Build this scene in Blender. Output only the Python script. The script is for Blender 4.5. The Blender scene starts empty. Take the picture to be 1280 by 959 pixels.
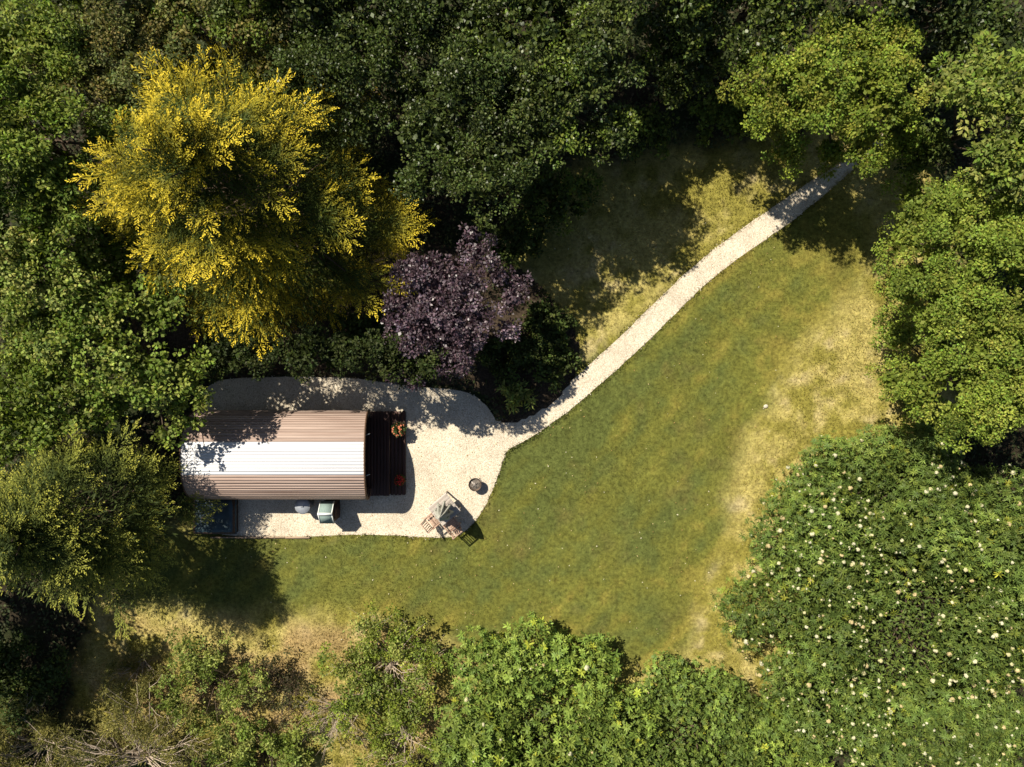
import bpy, math, random
import numpy as np
from mathutils import Vector, Matrix, geometry

# ------------------------------------------------------------------ camera, sky, sun, exposure
scene = bpy.context.scene
C = scene.collection
PX = 0.03            # metres of ground per photograph pixel (1280 wide)
H = 27.0             # height of the drone
SUN_H = (0.578, -0.508)   # shadow offset per metre of height

cam_d = bpy.data.cameras.new('camera'); cam = bpy.data.objects.new('camera', cam_d); C.objects.link(cam)
cam.location = (0, 0, H); cam.rotation_euler = (0, 0, 0)
cam_d.sensor_width = 36.0; cam_d.lens = 36.0 * H / (1280 * PX); cam_d.clip_end = 2000
scene.camera = cam

world = bpy.data.worlds.new('World'); scene.world = world; world.use_nodes = True
nt = world.node_tree
sky = nt.nodes.new('ShaderNodeTexSky'); sky.sky_type = 'NISHITA'; sky.sun_disc = False
el = math.atan(1.0 / math.hypot(*SUN_H))
sky.sun_elevation = el; sky.sun_rotation = math.atan2(-SUN_H[0], -SUN_H[1]) % (2 * math.pi)
bg = nt.nodes['Background']; bg.inputs['Strength'].default_value = 0.05
nt.links.new(sky.outputs[0], bg.inputs['Color'])

sun_d = bpy.data.lights.new('sun', 'SUN'); sun_d.energy = 5.0; sun_d.angle = math.radians(0.53)
sun_d.color = (1.0, 0.925, 0.79)
sun = bpy.data.objects.new('sun', sun_d); C.objects.link(sun); sun.location = (-20, 18, 40)
sun.rotation_euler = Vector((SUN_H[0], SUN_H[1], -1)).to_track_quat('-Z', 'Y').to_euler()

vs = scene.view_settings
vs.view_transform = 'Standard'; vs.look = 'None'; vs.exposure = 0.70; vs.gamma = 1.0; vs.use_curve_mapping = False
scene.cycles.max_bounces = 6; scene.cycles.diffuse_bounces = 2; scene.cycles.glossy_bounces = 2
scene.cycles.transmission_bounces = 4; scene.cycles.transparent_max_bounces = 4

# ------------------------------------------------------------------ small helpers
def P(px, py, z=0.0):
    """photograph pixel seen at height z -> world point"""
    k = PX * (H - z) / H
    return Vector(((px - 640) * k, (479.5 - py) * k, z))

def lin(r, g, b):
    f = lambda c: (c / 255) / 12.92 if c <= 10 else ((c / 255 + 0.055) / 1.055) ** 2.4
    return np.array([f(r), f(g), f(b)])

def smooth(a, b, x):
    t = np.clip((x - a) / (b - a), 0, 1); return t * t * (3 - 2 * t)

_lat = {}
def vnoise(x, y, scale, seed=0):
    if seed not in _lat: _lat[seed] = np.random.RandomState(1000 + seed).rand(256, 256)
    g = _lat[seed]; x = np.asarray(x) / scale + 71.3; y = np.asarray(y) / scale + 37.7
    xi = np.floor(x).astype(int); yi = np.floor(y).astype(int); fx = x - xi; fy = y - yi
    fx = fx * fx * (3 - 2 * fx); fy = fy * fy * (3 - 2 * fy)
    a = g[xi % 256, yi % 256]; b = g[(xi + 1) % 256, yi % 256]; c = g[xi % 256, (yi + 1) % 256]; d = g[(xi + 1) % 256, (yi + 1) % 256]
    return (a * (1 - fx) + b * fx) * (1 - fy) + (c * (1 - fx) + d * fx) * fy

def fbm(x, y, scale, seed=0, o=4):
    s = 0; a = 0.5; t = 0
    for i in range(o):
        s = s + a * vnoise(x, y, scale / 2 ** i, seed + i); t += a; a *= 0.55
    return s / t

def inside(poly, x, y):
    poly = np.asarray(poly, float); r = np.zeros(np.shape(x), bool); n = len(poly)
    for i in range(n):
        x0, y0 = poly[i]; x1, y1 = poly[(i + 1) % n]
        c = ((y0 > y) != (y1 > y)) & (x < (x1 - x0) * (y - y0) / (y1 - y0 + 1e-12) + x0)
        r ^= c
    return r

def dist_poly(poly, x, y):
    """signed distance, positive inside"""
    poly = np.asarray(poly, float); d = np.full(np.shape(x), 1e9); n = len(poly)
    for i in range(n):
        ax, ay = poly[i]; bx, by = poly[(i + 1) % n]
        vx, vy = bx - ax, by - ay; t = np.clip(((x - ax) * vx + (y - ay) * vy) / (vx * vx + vy * vy + 1e-12), 0, 1)
        d = np.minimum(d, np.hypot(x - ax - t * vx, y - ay - t * vy))
    return np.where(inside(poly, x, y), d, -d)

def W(pts): return [tuple(P(a, b)[:2]) for a, b in pts]

def spline(pts, n=6, closed=True):
    pts = np.asarray(pts, float); N = len(pts); out = []
    rng = range(N if closed else N - 1)
    for i in rng:
        g = lambda j: pts[j % N] if closed else pts[min(max(j, 0), N - 1)]
        p0, p1, p2, p3 = g(i - 1), g(i), g(i + 1), g(i + 2)
        for k in range(n):
            t = k / n
            out.append(0.5 * ((2 * p1) + (p2 - p0) * t + (2 * p0 - 5 * p1 + 4 * p2 - p3) * t * t + (3 * p1 - p0 - 3 * p2 + p3) * t ** 3))
    if not closed: out.append(pts[-1])
    return np.array(out)

def raw_mesh(name, V, faces, cols=None):
    """faces: list of (M,k) int arrays"""
    V = np.asarray(V, np.float32); me = bpy.data.meshes.new(name)
    me.vertices.add(len(V)); me.vertices.foreach_set('co', V.ravel())
    faces = [np.asarray(f, np.int32) for f in faces if len(f)]
    idx = np.concatenate([f.ravel() for f in faces]); tot = np.concatenate([np.full(len(f), f.shape[1], np.int32) for f in faces])
    st = np.concatenate([[0], np.cumsum(tot)[:-1]]).astype(np.int32)
    me.loops.add(len(idx)); me.loops.foreach_set('vertex_index', idx)
    me.polygons.add(len(tot)); me.polygons.foreach_set('loop_start', st)
    if cols is not None:
        a = me.color_attributes.new('Col', 'FLOAT_COLOR', 'POINT')
        c = np.ones((len(V), 4), np.float32); c[:, :3] = cols; a.data.foreach_set('color', c.ravel())
    me.update(calc_edges=True); me.validate()
    return me

def link(name, me, mat=None, parent=None, loc=None, kind=None):
    o = bpy.data.objects.new(name, me); C.objects.link(o)
    if mat is not None and me is not None and not me.materials: me.materials.append(mat)
    if parent is not None: o.parent = parent
    if loc is not None: o.location = loc
    if kind: o['kind'] = kind
    return o

def tag(o, label, cat, group=None):
    o['label'] = label; o['category'] = cat
    if group: o['group'] = group
    return o

def thing(name, label, cat, loc=(0, 0, 0), rz=0.0, group=None):
    o = bpy.data.objects.new(name, None); C.objects.link(o); o.location = loc; o.rotation_euler = (0, 0, rz)
    o.empty_display_size = 0.2
    return tag(o, label, cat, group)

class MB:
    """collects verts and faces for one small mesh"""
    def __init__(s): s.v = []; s.f = {}
    def face(s, idx): s.f.setdefault(len(idx), []).append(list(idx))
    def box(s, c, d, m=None, bev=0.0):
        c = Vector(c); x, y, z = d[0] / 2, d[1] / 2, d[2] / 2; b = len(s.v)
        if bev <= 0:
            P8 = [(-x, -y, -z), (x, -y, -z), (x, y, -z), (-x, y, -z), (-x, -y, z), (x, -y, z), (x, y, z), (-x, y, z)]
            F = [(0, 3, 2, 1), (4, 5, 6, 7), (0, 1, 5, 4), (1, 2, 6, 5), (2, 3, 7, 6), (3, 0, 4, 7)]
        else:
            e = bev
            P8 = [(-x, -y, -z), (x, -y, -z), (x, y, -z), (-x, y, -z), (-x, -y, z - e), (x, -y, z - e), (x, y, z - e), (-x, y, z - e),
                  (-x + e, -y + e, z), (x - e, -y + e, z), (x - e, y - e, z), (-x + e, y - e, z)]
            F = [(0, 3, 2, 1), (8, 9, 10, 11), (0, 1, 5, 4), (1, 2, 6, 5), (2, 3, 7, 6), (3, 0, 4, 7),
                 (4, 5, 9, 8), (5, 6, 10, 9), (6, 7, 11, 10), (7, 4, 8, 11)]
        for p in P8:
            p = Vector(p)
            if m is not None: p = m @ p
            s.v.append(tuple(p + c))
        for f in F: s.face([b + i for i in f])
        return s
    def bar(s, a, b, w, h=None):
        a = Vector(a); b = Vector(b); h = h or w; d = (b - a); L = d.length; d.normalize()
        m = d.to_track_quat('X', 'Z').to_matrix()
        return s.box((a + b) / 2, (L, w, h), m)
    def tube(s, pts, rad, n=8, cap=True):
        pts = [Vector(p) for p in pts]; b = len(s.v); rad = rad if hasattr(rad, '__len__') else [rad] * len(pts)
        for i, p in enumerate(pts):
            t = (pts[min(i + 1, len(pts) - 1)] - pts[max(i - 1, 0)]).normalized()
            u = t.cross(Vector((0, 0, 1)) if abs(t.z) < .9 else Vector((1, 0, 0))).normalized(); w = t.cross(u)
            for k in range(n):
                a = 2 * math.pi * k / n; s.v.append(tuple(p + (u * math.cos(a) + w * math.sin(a)) * rad[i]))
        for i in range(len(pts) - 1):
            for k in range(n):
                k2 = (k + 1) % n; s.face([b + i * n + k, b + i * n + k2, b + (i + 1) * n + k2, b + (i + 1) * n + k])
        if cap:
            s.face([b + k for k in range(n)][::-1]); s.face([b + (len(pts) - 1) * n + k for k in range(n)])
        return s
    def lathe(s, prof, n=20, c=(0, 0, 0)):
        b = len(s.v)
        for r, z in prof:
            for k in range(n):
                a = 2 * math.pi * k / n; s.v.append((c[0] + r * math.cos(a), c[1] + r * math.sin(a), c[2] + z))
        for i in range(len(prof) - 1):
            for k in range(n):
                k2 = (k + 1) % n; s.face([b + i * n + k, b + i * n + k2, b + (i + 1) * n + k2, b + (i + 1) * n + k])
        return s
    def mesh(s, name): return raw_mesh(name, np.array(s.v), [np.array(f) for f in s.f.values()])
    def obj(s, name, mat, parent=None, loc=None, smooth=False):
        me = s.mesh(name)
        if smooth: me.polygons.foreach_set('use_smooth', [True] * len(me.polygons))
        return link(name, me, mat, parent, loc)

# ------------------------------------------------------------------ materials
def new_mat(name):
    m = bpy.data.materials.new(name); m.use_nodes = True; t = m.node_tree; b = t.nodes['Principled BSDF']
    return m, t, b
def N(t, typ, **kw):
    n = t.nodes.new(typ)
    for k, v in kw.items():
        if k in n.inputs: n.inputs[k].default_value = v
        else: setattr(n, k, v)
    return n
def set_spec(b, v): b.inputs['Specular IOR Level'].default_value = v

def leaf_mat(name, rough=0.5, spec=0.3, trans=0.28, tint=(1.15, 1.2, 0.6)):
    m, t, b = new_mat(name)
    a = N(t, 'ShaderNodeVertexColor', layer_name='Col')
    t.links.new(a.outputs[0], b.inputs['Base Color']); b.inputs['Roughness'].default_value = rough; set_spec(b, spec)
    tr = N(t, 'ShaderNodeBsdfTranslucent'); mul = N(t, 'ShaderNodeMix', data_type='RGBA', blend_type='MULTIPLY')
    mul.inputs[0].default_value = 1.0; mul.inputs[7].default_value = (*tint, 1)
    t.links.new(a.outputs[0], mul.inputs[6]); t.links.new(mul.outputs[2], tr.inputs[0])
    mx = N(t, 'ShaderNodeMixShader', Fac=trans); out = t.nodes['Material Output']
    t.links.new(b.outputs[0], mx.inputs[1]); t.links.new(tr.outputs[0], mx.inputs[2]); t.links.new(mx.outputs[0], out.inputs[0])
    return m

def plain(name, col, rough=0.7, spec=0.3, noise=0.0, nscale=8.0, metal=0.0, bump=0.0):
    m, t, b = new_mat(name); b.inputs['Roughness'].default_value = rough; set_spec(b, spec); b.inputs['Metallic'].default_value = metal
    tc = N(t, 'ShaderNodeTexCoord'); nz = N(t, 'ShaderNodeTexNoise', Scale=nscale, Detail=5.0)
    t.links.new(tc.outputs['Object'], nz.inputs['Vector'])
    cr = N(t, 'ShaderNodeValToRGB'); c = np.array(col)
    cr.color_ramp.elements[0].position = .3; cr.color_ramp.elements[1].position = .7
    cr.color_ramp.elements[0].color = (*np.clip(c * (1 - noise), 0, 1), 1); cr.color_ramp.elements[1].color = (*np.clip(c * (1 + noise), 0, 1), 1)
    t.links.new(nz.outputs['Fac'], cr.inputs[0]); t.links.new(cr.outputs[0], b.inputs['Base Color'])
    if bump:
        bp = N(t, 'ShaderNodeBump', Strength=bump, Distance=.02); t.links.new(nz.outputs['Fac'], bp.inputs['Height']); t.links.new(bp.outputs[0], b.inputs['Normal'])
    return m

def wood(name, dark, light, rough=0.7, spec=0.3, axis=0, vary=0.35, grain=(0.6, 14, 14)):
    """weathered boards: grain along the object's own axis, tone varies from board to board"""
    m, t, b = new_mat(name); b.inputs['Roughness'].default_value = rough; set_spec(b, spec)
    tc = N(t, 'ShaderNodeTexCoord'); mp = N(t, 'ShaderNodeMapping'); sc = list(grain)
    sc[0], sc[axis] = sc[axis], sc[0]; mp.inputs['Scale'].default_value = sc
    oi = N(t, 'ShaderNodeObjectInfo'); add = N(t, 'ShaderNodeVectorMath', operation='ADD')
    ml = N(t, 'ShaderNodeMath', operation='MULTIPLY'); ml.inputs[1].default_value = 57.0
    t.links.new(oi.outputs['Random'], ml.inputs[0]); t.links.new(tc.outputs['Object'], mp.inputs['Vector'])
    t.links.new(mp.outputs[0], add.inputs[0]); t.links.new(ml.outputs[0], add.inputs[1])
    nz = N(t, 'ShaderNodeTexNoise', Scale=1.0, Detail=8.0, Roughness=.65); t.links.new(add.outputs[0], nz.inputs['Vector'])
    cr = N(t, 'ShaderNodeValToRGB'); cr.color_ramp.elements[0].position = .32; cr.color_ramp.elements[1].position = .7
    cr.color_ramp.elements[0].color = (*dark, 1); cr.color_ramp.elements[1].color = (*light, 1)
    t.links.new(nz.outputs['Fac'], cr.inputs[0])
    mr = N(t, 'ShaderNodeMapRange'); mr.inputs[3].default_value = 1 - vary; mr.inputs[4].default_value = 1 + vary * .5
    t.links.new(oi.outputs['Random'], mr.inputs[0])
    mu = N(t, 'ShaderNodeVectorMath', operation='SCALE'); t.links.new(cr.outputs[0], mu.inputs[0]); t.links.new(mr.outputs[0], mu.inputs['Scale'])
    t.links.new(mu.outputs[0], b.inputs['Base Color'])
    bp = N(t, 'ShaderNodeBump', Strength=.35, Distance=.006); t.links.new(nz.outputs['Fac'], bp.inputs['Height']); t.links.new(bp.outputs[0], b.inputs['Normal'])
    return m

# ground: colour painted per zone into 'Col' (kinds of turf, litter), fine grain from noise
def ground_mat():
    m, t, b = new_mat('turf_and_litter'); b.inputs['Roughness'].default_value = .95; set_spec(b, .1)
    a = N(t, 'ShaderNodeVertexColor', layer_name='Col'); tc = N(t, 'ShaderNodeTexCoord')
    n1 = N(t, 'ShaderNodeTexNoise', Scale=7.0, Detail=8.0, Roughness=.75); n2 = N(t, 'ShaderNodeTexNoise', Scale=2.2, Detail=4.0)
    t.links.new(tc.outputs['Object'], n1.inputs['Vector']); t.links.new(tc.outputs['Object'], n2.inputs['Vector'])
    r1 = N(t, 'ShaderNodeMapRange'); r1.inputs[1].default_value = .34; r1.inputs[2].default_value = .66; r1.inputs[3].default_value = .5; r1.inputs[4].default_value = 1.5
    r2 = N(t, 'ShaderNodeMapRange'); r2.inputs[1].default_value = .3; r2.inputs[2].default_value = .7; r2.inputs[3].default_value = .86; r2.inputs[4].default_value = 1.14
    t.links.new(n1.outputs['Fac'], r1.inputs[0]); t.links.new(n2.outputs['Fac'], r2.inputs[0])
    mm = N(t, 'ShaderNodeMath', operation='MULTIPLY'); t.links.new(r1.outputs[0], mm.inputs[0]); t.links.new(r2.outputs[0], mm.inputs[1])
    mu = N(t, 'ShaderNodeVectorMath', operation='SCALE'); t.links.new(a.outputs[0], mu.inputs[0]); t.links.new(mm.outputs[0], mu.inputs['Scale'])
    t.links.new(mu.outputs[0], b.inputs['Base Color'])
    bp = N(t, 'ShaderNodeBump', Strength=.7, Distance=.05); t.links.new(n1.outputs['Fac'], bp.inputs['Height']); t.links.new(bp.outputs[0], b.inputs['Normal'])
    return m

def gravel_mat():
    m, t, b = new_mat('pale_gravel'); b.inputs['Roughness'].default_value = .85; set_spec(b, .2)
    tc = N(t, 'ShaderNodeTexCoord')
    v1 = N(t, 'ShaderNodeTexVoronoi', Scale=34.0); t.links.new(tc.outputs['Object'], v1.inputs['Vector'])
    sep = N(t, 'ShaderNodeSeparateColor'); t.links.new(v1.outputs['Color'], sep.inputs[0])
    cr = N(t, 'ShaderNodeValToRGB'); e = cr.color_ramp.elements
    e[0].position = 0; e[0].color = (.40, .33, .24, 1); e[1].position = 1; e[1].color = (.70, .63, .51, 1)
    x = e.new(.25); x.color = (.53, .45, .335, 1); x = e.new(.6); x.color = (.58, .505, .385, 1)
    t.links.new(sep.outputs[0], cr.inputs[0])
    n2 = N(t, 'ShaderNodeTexNoise', Scale=1.1, Detail=5.0); t.links.new(tc.outputs['Object'], n2.inputs['Vector'])
    r2 = N(t, 'ShaderNodeMapRange'); r2.inputs[1].default_value = .3; r2.inputs[2].default_value = .7; r2.inputs[3].default_value = .80; r2.inputs[4].default_value = 1.08
    t.links.new(n2.outputs['Fac'], r2.inputs[0])
    mu = N(t, 'ShaderNodeVectorMath', operation='SCALE'); t.links.new(cr.outputs[0], mu.inputs[0]); t.links.new(r2.outputs[0], mu.inputs['Scale'])
    t.links.new(mu.outputs[0], b.inputs['Base Color'])
    bp = N(t, 'ShaderNodeBump', Strength=.6, Distance=.02, invert=True); t.links.new(v1.outputs['Distance'], bp.inputs['Height']); t.links.new(bp.outputs[0], b.inputs['Normal'])
    return m

M = {}
M['ground'] = ground_mat(); M['gravel'] = gravel_mat()
M['grass'] = leaf_mat('grass_blades', .7, .15, .3, (1.1, 1.15, .7))
M['leaf'] = leaf_mat('matt_leaves', .6, .18, .3)
M['gloss'] = leaf_mat('glossy_leaves', .42, .32, .2)
M['rhodo'] = leaf_mat('leathery_leaves', .55, .2, .2)
M['conifer'] = leaf_mat('conifer_sprays', .65, .15, .22, (1.15, 1.05, .5))
M['purple'] = leaf_mat('purple_leaves', .4, .45, .2, (1.2, .6, .7))
M['petal'] = leaf_mat('petals', .7, .1, .3, (1, 1, .9))
M['soil'] = plain('leaf_litter_soil', (.045, .033, .022), .95, .1, .5, 14, bump=.8)
M['bark'] = plain('brown_bark', (.09, .065, .045), .9, .15, .4, 18, bump=.6)
M['deadwood'] = plain('bleached_dead_twigs', (.36, .29, .22), .85, .15, .3, 20)
M['roof_brown'] = wood('weathered_cedar_boards', (.26, .175, .138), (.47, .36, .30), .65, .25, 0, .16, (1.6, 5, 5))
M['roof_white'] = wood('near_white_roof_boards', (.60, .59, .60), (.73, .73, .74), .5, .4, 0, .10, (1.6, 5, 5))
M['wall_wood'] = wood('brown_wall_boards', (.07, .04, .025), (.17, .10, .06), .7, .3, 2, .2)
M['deck'] = wood('red_brown_deck_boards', (.036, .016, .011), (.085, .038, .026), .6, .3, 1, .12)
M['grey_wood'] = wood('silvered_teak', (.30, .255, .215), (.50, .45, .40), .75, .2, 0, .2)
M['chair_wood'] = wood('reddish_slat_wood', (.27, .16, .11), (.52, .37, .28), .7, .25, 0, .25)
M['dark'] = plain('dark_metal', (.02, .019, .018), .55, .4, .2, 10)
M['glass'] = plain('dark_glass', (.015, .018, .02), .08, .6)
M['felt'] = plain('grey_green_roof_felt', (.20, .265, .245), .85, .15, .12, 30, bump=.2)
M['white_trim'] = plain('white_painted_trim', (.72, .74, .70), .6, .3, .06, 10)
M['terracotta'] = plain('terracotta', (.42, .16, .085), .85, .15, .2, 9)
M['canvas'] = plain('pale_green_canvas', (.40, .395, .34), .9, .1, .12, 12)
M['ash'] = plain('wood_ash', (.15, .13, .11), .95, .1, .45, 16, bump=.5)
M['rust'] = plain('rusty_steel', (.12, .075, .05), .7, .3, .4, 12)
M['galv'] = plain('galvanised_steel', (.33, .35, .38), .42, .5, .15, 6, metal=.35)
M['tarp'] = plain('dark_teal_tarpaulin', (.028, .05, .058), .45, .45, .3, 3, bump=.5)
M['edging'] = wood('edging_timber', (.22, .15, .10), (.40, .30, .21), .8, .2, 0, .2)
M['stone'] = plain('pale_stone', (.48, .43, .33), .8, .2, .15, 12, bump=.3)

# ------------------------------------------------------------------ plan of the place
GRAVEL_PX = [(1110, 163), (1072, 182), (1052, 203), (1030, 217), (1010, 228), (970, 257), (935, 280), (900, 306), (876, 325), (852, 346), (826, 371), (800, 396), (783, 414), (752, 442), (729, 464), (710, 479),
             (692, 495), (662, 514), (645, 522), (630, 526), (620, 527), (617, 520), (608, 507), (592, 493), (570, 487), (520, 484), (450, 473), (380, 471), (310, 472), (262, 476), (240, 520), (240, 620),
             (258, 671), (380, 671), (450, 668), (500, 669), (545, 673), (575, 670), (598, 648), (614, 618), (627, 581), (634, 562), (646, 557),
             (671, 542), (702, 521), (725, 502), (750, 481), (773, 460), (800, 436), (842, 394), (866, 370), (890, 348), (925, 321), (963, 295), (986, 280), (1017, 255), (1050, 227), (1082, 197), (1120, 170)]
def chaikin(p, n=2):
    p = np.asarray(p, float)
    for _ in range(n):
        q = np.roll(p, -1, 0); p = np.stack([p * .78 + q * .22, p * .22 + q * .78], 1).reshape(-1, 2)
    return p
GRAVEL = chaikin(W(GRAVEL_PX))
_rg = np.random.RandomState(5)
GRAVEL = GRAVEL + _rg.normal(0, .008, GRAVEL.shape)
GRASS = spline(W([(95, 905), (105, 800), (140, 700), (250, 650), (540, 620), (610, 545), (690, 480), (705, 400), (640, 330), (690, 220), (840, 190), (960, 170),
                  (1110, 160), (1180, 300), (1170, 540), (1030, 640), (970, 870), (780, 900), (560, 900), (520, 959), (400, 985), (250, 940)]), 4)
MOWN = spline(W([(1092, 322), (1000, 436), (958, 508), (912, 600), (912, 680), (872, 752), (862, 815), (760, 840), (600, 815), (470, 775), (310, 765), (180, 752),
                 (200, 660), (560, 650), (640, 530), (900, 310), (1040, 230)]), 4)
BED = spline(W([(265, 474), (200, 440), (220, 330), (420, 330), (520, 300), (640, 330), (690, 370), (722, 420), (722, 462), (700, 497), (660, 524), (625, 528),
                (608, 500), (575, 485), (450, 471), (350, 469)]), 4)

DRY = lin(202, 187, 112) * .56; YEL = lin(160, 151, 72) * .53; GRN = lin(106, 114, 58) * .56; OLV = lin(130, 131, 60) * .54; STRAW = lin(212, 194, 146) * .55
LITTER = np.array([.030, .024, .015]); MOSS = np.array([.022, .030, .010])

def mixc(a, b, t): return a * (1 - t[..., None]) + b * t[..., None]

def turf_colour(x, y):
    x = np.asarray(x, float); y = np.asarray(y, float)
    n1 = fbm(x, y, 3.2, 1); n2 = fbm(x, y, 1.1, 11); n3 = fbm(x, y, 6.5, 21, 3); n4 = fbm(x, y, .45, 31, 3)
    u = (x * .66 + y * .75); v = (-x * .75 + y * .66)
    stripe = fbm(v * 1.0, u * .12, .75, 41, 2)
    dm = dist_poly(MOWN, x, y) + (n2 - .5) * .9
    mown = smooth(-.5, .6, dm)
    px = x / PX + 640; py = 479.5 - y / PX
    # greener heart of the lawn, paler rims
    heart = np.exp(-(((px - 730) / 190) ** 2 + ((py - 600) / 150) ** 2)) + .8 * np.exp(-(((px - 890) / 120) ** 2 + ((py - 420) / 110) ** 2)) + .5 * np.exp(-(((px - 480) / 190) ** 2 + ((py - 720) / 40) ** 2))
    edge = smooth(2.2, .2, dm) * smooth(700, 860, px)                   # sunburnt rim of the mown part
    g = np.clip(.46 + .30 * heart + .11 * np.sin(v * 6.6 + 1.5 * n3) + .5 * (n1 - .5) + .6 * (n2 - .5) + .9 * (n4 - .5) + .8 * (stripe - .5) - .26 * edge, 0, 1)
    lawn = mixc(mixc(np.broadcast_to(YEL, x.shape + (3,)), OLV, smooth(.08, .42, g)), GRN, smooth(.40, 1.0, g))
    brown = smooth(.54, .78, fbm(x, y, 1.3, 61) * .6 + n4 * .4) * .32
    lawn = mixc(lawn, lin(146, 120, 66) * .50, brown)
    d = np.clip(.5 + .9 * (n1 - .5) + 1.0 * (n2 - .5) + .8 * (n4 - .5), 0, 1)
    rough = mixc(mixc(np.broadcast_to(YEL * 1.14, x.shape + (3,)), DRY, smooth(.2, .65, d)), STRAW, smooth(.52, .8, fbm(x, y, .8, 71) * .6 + n4 * .4) * .8)
    nside = smooth(-1.0, 1.0, (v - 1.7) + 3 * (n3 - .5))   # north of the path: yellow-green
    green_n = np.clip(.25 + 2.2 * (n1 - .48), 0, 1) * np.where(py < 560, 1.0, 0.0) * nside
    rough = mixc(rough, OLV, np.clip(green_n * .6 + .25 * nside * (py < 560), 0, 1))
    scrub = smooth(760, 800, py + 40 * (n1 - .5)) * smooth(620, 540, px)     # dry bank below the pod
    rough = mixc(rough, lin(192, 162, 112) * .52, scrub * .8 * smooth(.35, .7, n2))
    col = mixc(rough, lawn, mown)
    col = col * (0.84 + .32 * n4)[..., None]
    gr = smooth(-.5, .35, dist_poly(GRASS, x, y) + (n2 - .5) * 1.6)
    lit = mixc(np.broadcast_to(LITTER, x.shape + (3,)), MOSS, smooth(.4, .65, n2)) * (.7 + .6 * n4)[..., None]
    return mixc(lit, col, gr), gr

# ground: one sheet out to the horizon, fine near the camera
ax = np.concatenate([[-900, -300, -120, -60, -35], np.linspace(-24, 24, 385), [35, 60, 120, 300, 900]])
ay = np.concatenate([[-900, -300, -120, -60, -30], np.linspace(-18, 18, 289), [30, 60, 120, 300, 900]])
gx, gy = np.meshgrid(ax, ay, indexing='ij')
nearm = (np.abs(gx) < 24.1) & (np.abs(gy) < 18.1)
gz = np.where(nearm, (fbm(gx, gy, 2.5, 81, 3) - .5) * .05, 0.0)
dg = dist_poly(GRAVEL, gx, gy); gz = gz * smooth(0, .8, -dg)        # level where the gravel lies
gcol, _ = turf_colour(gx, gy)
nx, ny = gx.shape; ii = np.arange(nx * ny).reshape(nx, ny)
F = np.stack([ii[:-1, :-1], ii[1:, :-1], ii[1:, 1:], ii[:-1, 1:]], -1).reshape(-1, 4)
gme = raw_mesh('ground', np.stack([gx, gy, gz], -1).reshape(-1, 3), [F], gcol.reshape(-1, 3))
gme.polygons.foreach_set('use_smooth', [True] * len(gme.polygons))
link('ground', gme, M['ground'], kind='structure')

def sheet(name, poly, z, mat, kind='structure', thick=0.0):
    vv, _, ff, _, _, _ = geometry.delaunay_2d_cdt([Vector(p) for p in poly], [], [list(range(len(poly)))], 1, 1e-6)
    v = [(p.x, p.y, z) for p in vv]; fs = [np.array([f if (vv[f[1]] - vv[f[0]]).cross(vv[f[2]] - vv[f[0]]) > 0 else [f[0], f[2], f[1]] for f in ff])]
    if thick:
        m0 = len(v); n = len(poly); v += [(a, b, z) for a, b in poly] + [(a, b, z - thick) for a, b in poly]
        fs.append(np.array([[m0 + i, m0 + (i + 1) % n, m0 + n + (i + 1) % n, m0 + n + i] for i in range(n)]))
    me = raw_mesh(name, np.array(v), fs); o = link(name, me, mat, kind=kind)
    return o

gv = sheet('gravel_path', GRAVEL, .014, M['gravel'], thick=.05)
# planting bed, a low mound of litter under the purple tree
bx_, by_ = np.meshgrid(np.linspace(-14, 4, 120), np.linspace(-2.5, 6.5, 70), indexing='ij')
bd = dist_poly(BED, bx_, by_)
bz = np.where(bd > 0, .02 + .16 * smooth(0, 1.2, bd) + .05 * (fbm(bx_, by_, .6, 91) - .5) * smooth(0, .4, bd), -.08)
nx, ny = bx_.shape; ii = np.arange(nx * ny).reshape(nx, ny)
F = np.stack([ii[:-1, :-1], ii[1:, :-1], ii[1:, 1:], ii[:-1, 1:]], -1).reshape(-1, 4)
keep = (bd.reshape(-1)[F] > -.15).all(1)
bme = raw_mesh('planting_bed', np.stack([bx_, by_, bz], -1).reshape(-1, 3), [F[keep]]); bme.polygons.foreach_set('use_smooth', [True] * len(bme.polygons))
link('planting_bed', bme, M['soil'], kind='structure')

# ------------------------------------------------------------------ leaf machinery
def unit(v): return v / (np.linalg.norm(v, axis=-1, keepdims=True) + 1e-9)
class Leaves:
    def __init__(s): s.V = []; s.F4 = []; s.F6 = []; s.Cc = []; s.n = 0
    def add(s, pos, d, nrm, L, Wd, col, fold=.15, ovate=False):
        pos = np.asarray(pos, float); n = len(pos)
        if n == 0: return
        d = unit(d); sd = unit(np.cross(d, nrm)); nn = np.cross(sd, d); L = np.broadcast_to(L, n)[:, None]; Wd = np.broadcast_to(Wd, n)[:, None]
        if ovate:
            a = pos; t = pos + d * L - nn * L * fold * .6
            l1 = pos + d * L * .32 + sd * Wd * .42; r1 = pos + d * L * .32 - sd * Wd * .42
            m2 = pos + d * L * .72 - nn * L * fold * .25; l2 = m2 + sd * Wd * .44; r2 = m2 - sd * Wd * .44
            v = np.stack([a, r1, r2, t, l2, l1], 1); k = 6
        else:
            m = pos + d * L * .5 + nn * Wd * fold
            v = np.stack([pos, m - sd * Wd * .5, pos + d * L, m + sd * Wd * .5], 1); k = 4
        s.V.append(v.reshape(-1, 3)); s.Cc.append(np.repeat(col, k, 0))
        f = s.n + np.arange(n * k).reshape(n, k); (s.F6 if k == 6 else s.F4).append(f); s.n += n * k
    def mesh(s, name):
        fs = []
        if s.F4: fs.append(np.concatenate(s.F4))
        if s.F6: fs.append(np.concatenate(s.F6))
        return raw_mesh(name, np.concatenate(s.V), fs, np.concatenate(s.Cc))

def rdir(r, n): return unit(r.normal(size=(n, 3)))

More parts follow.
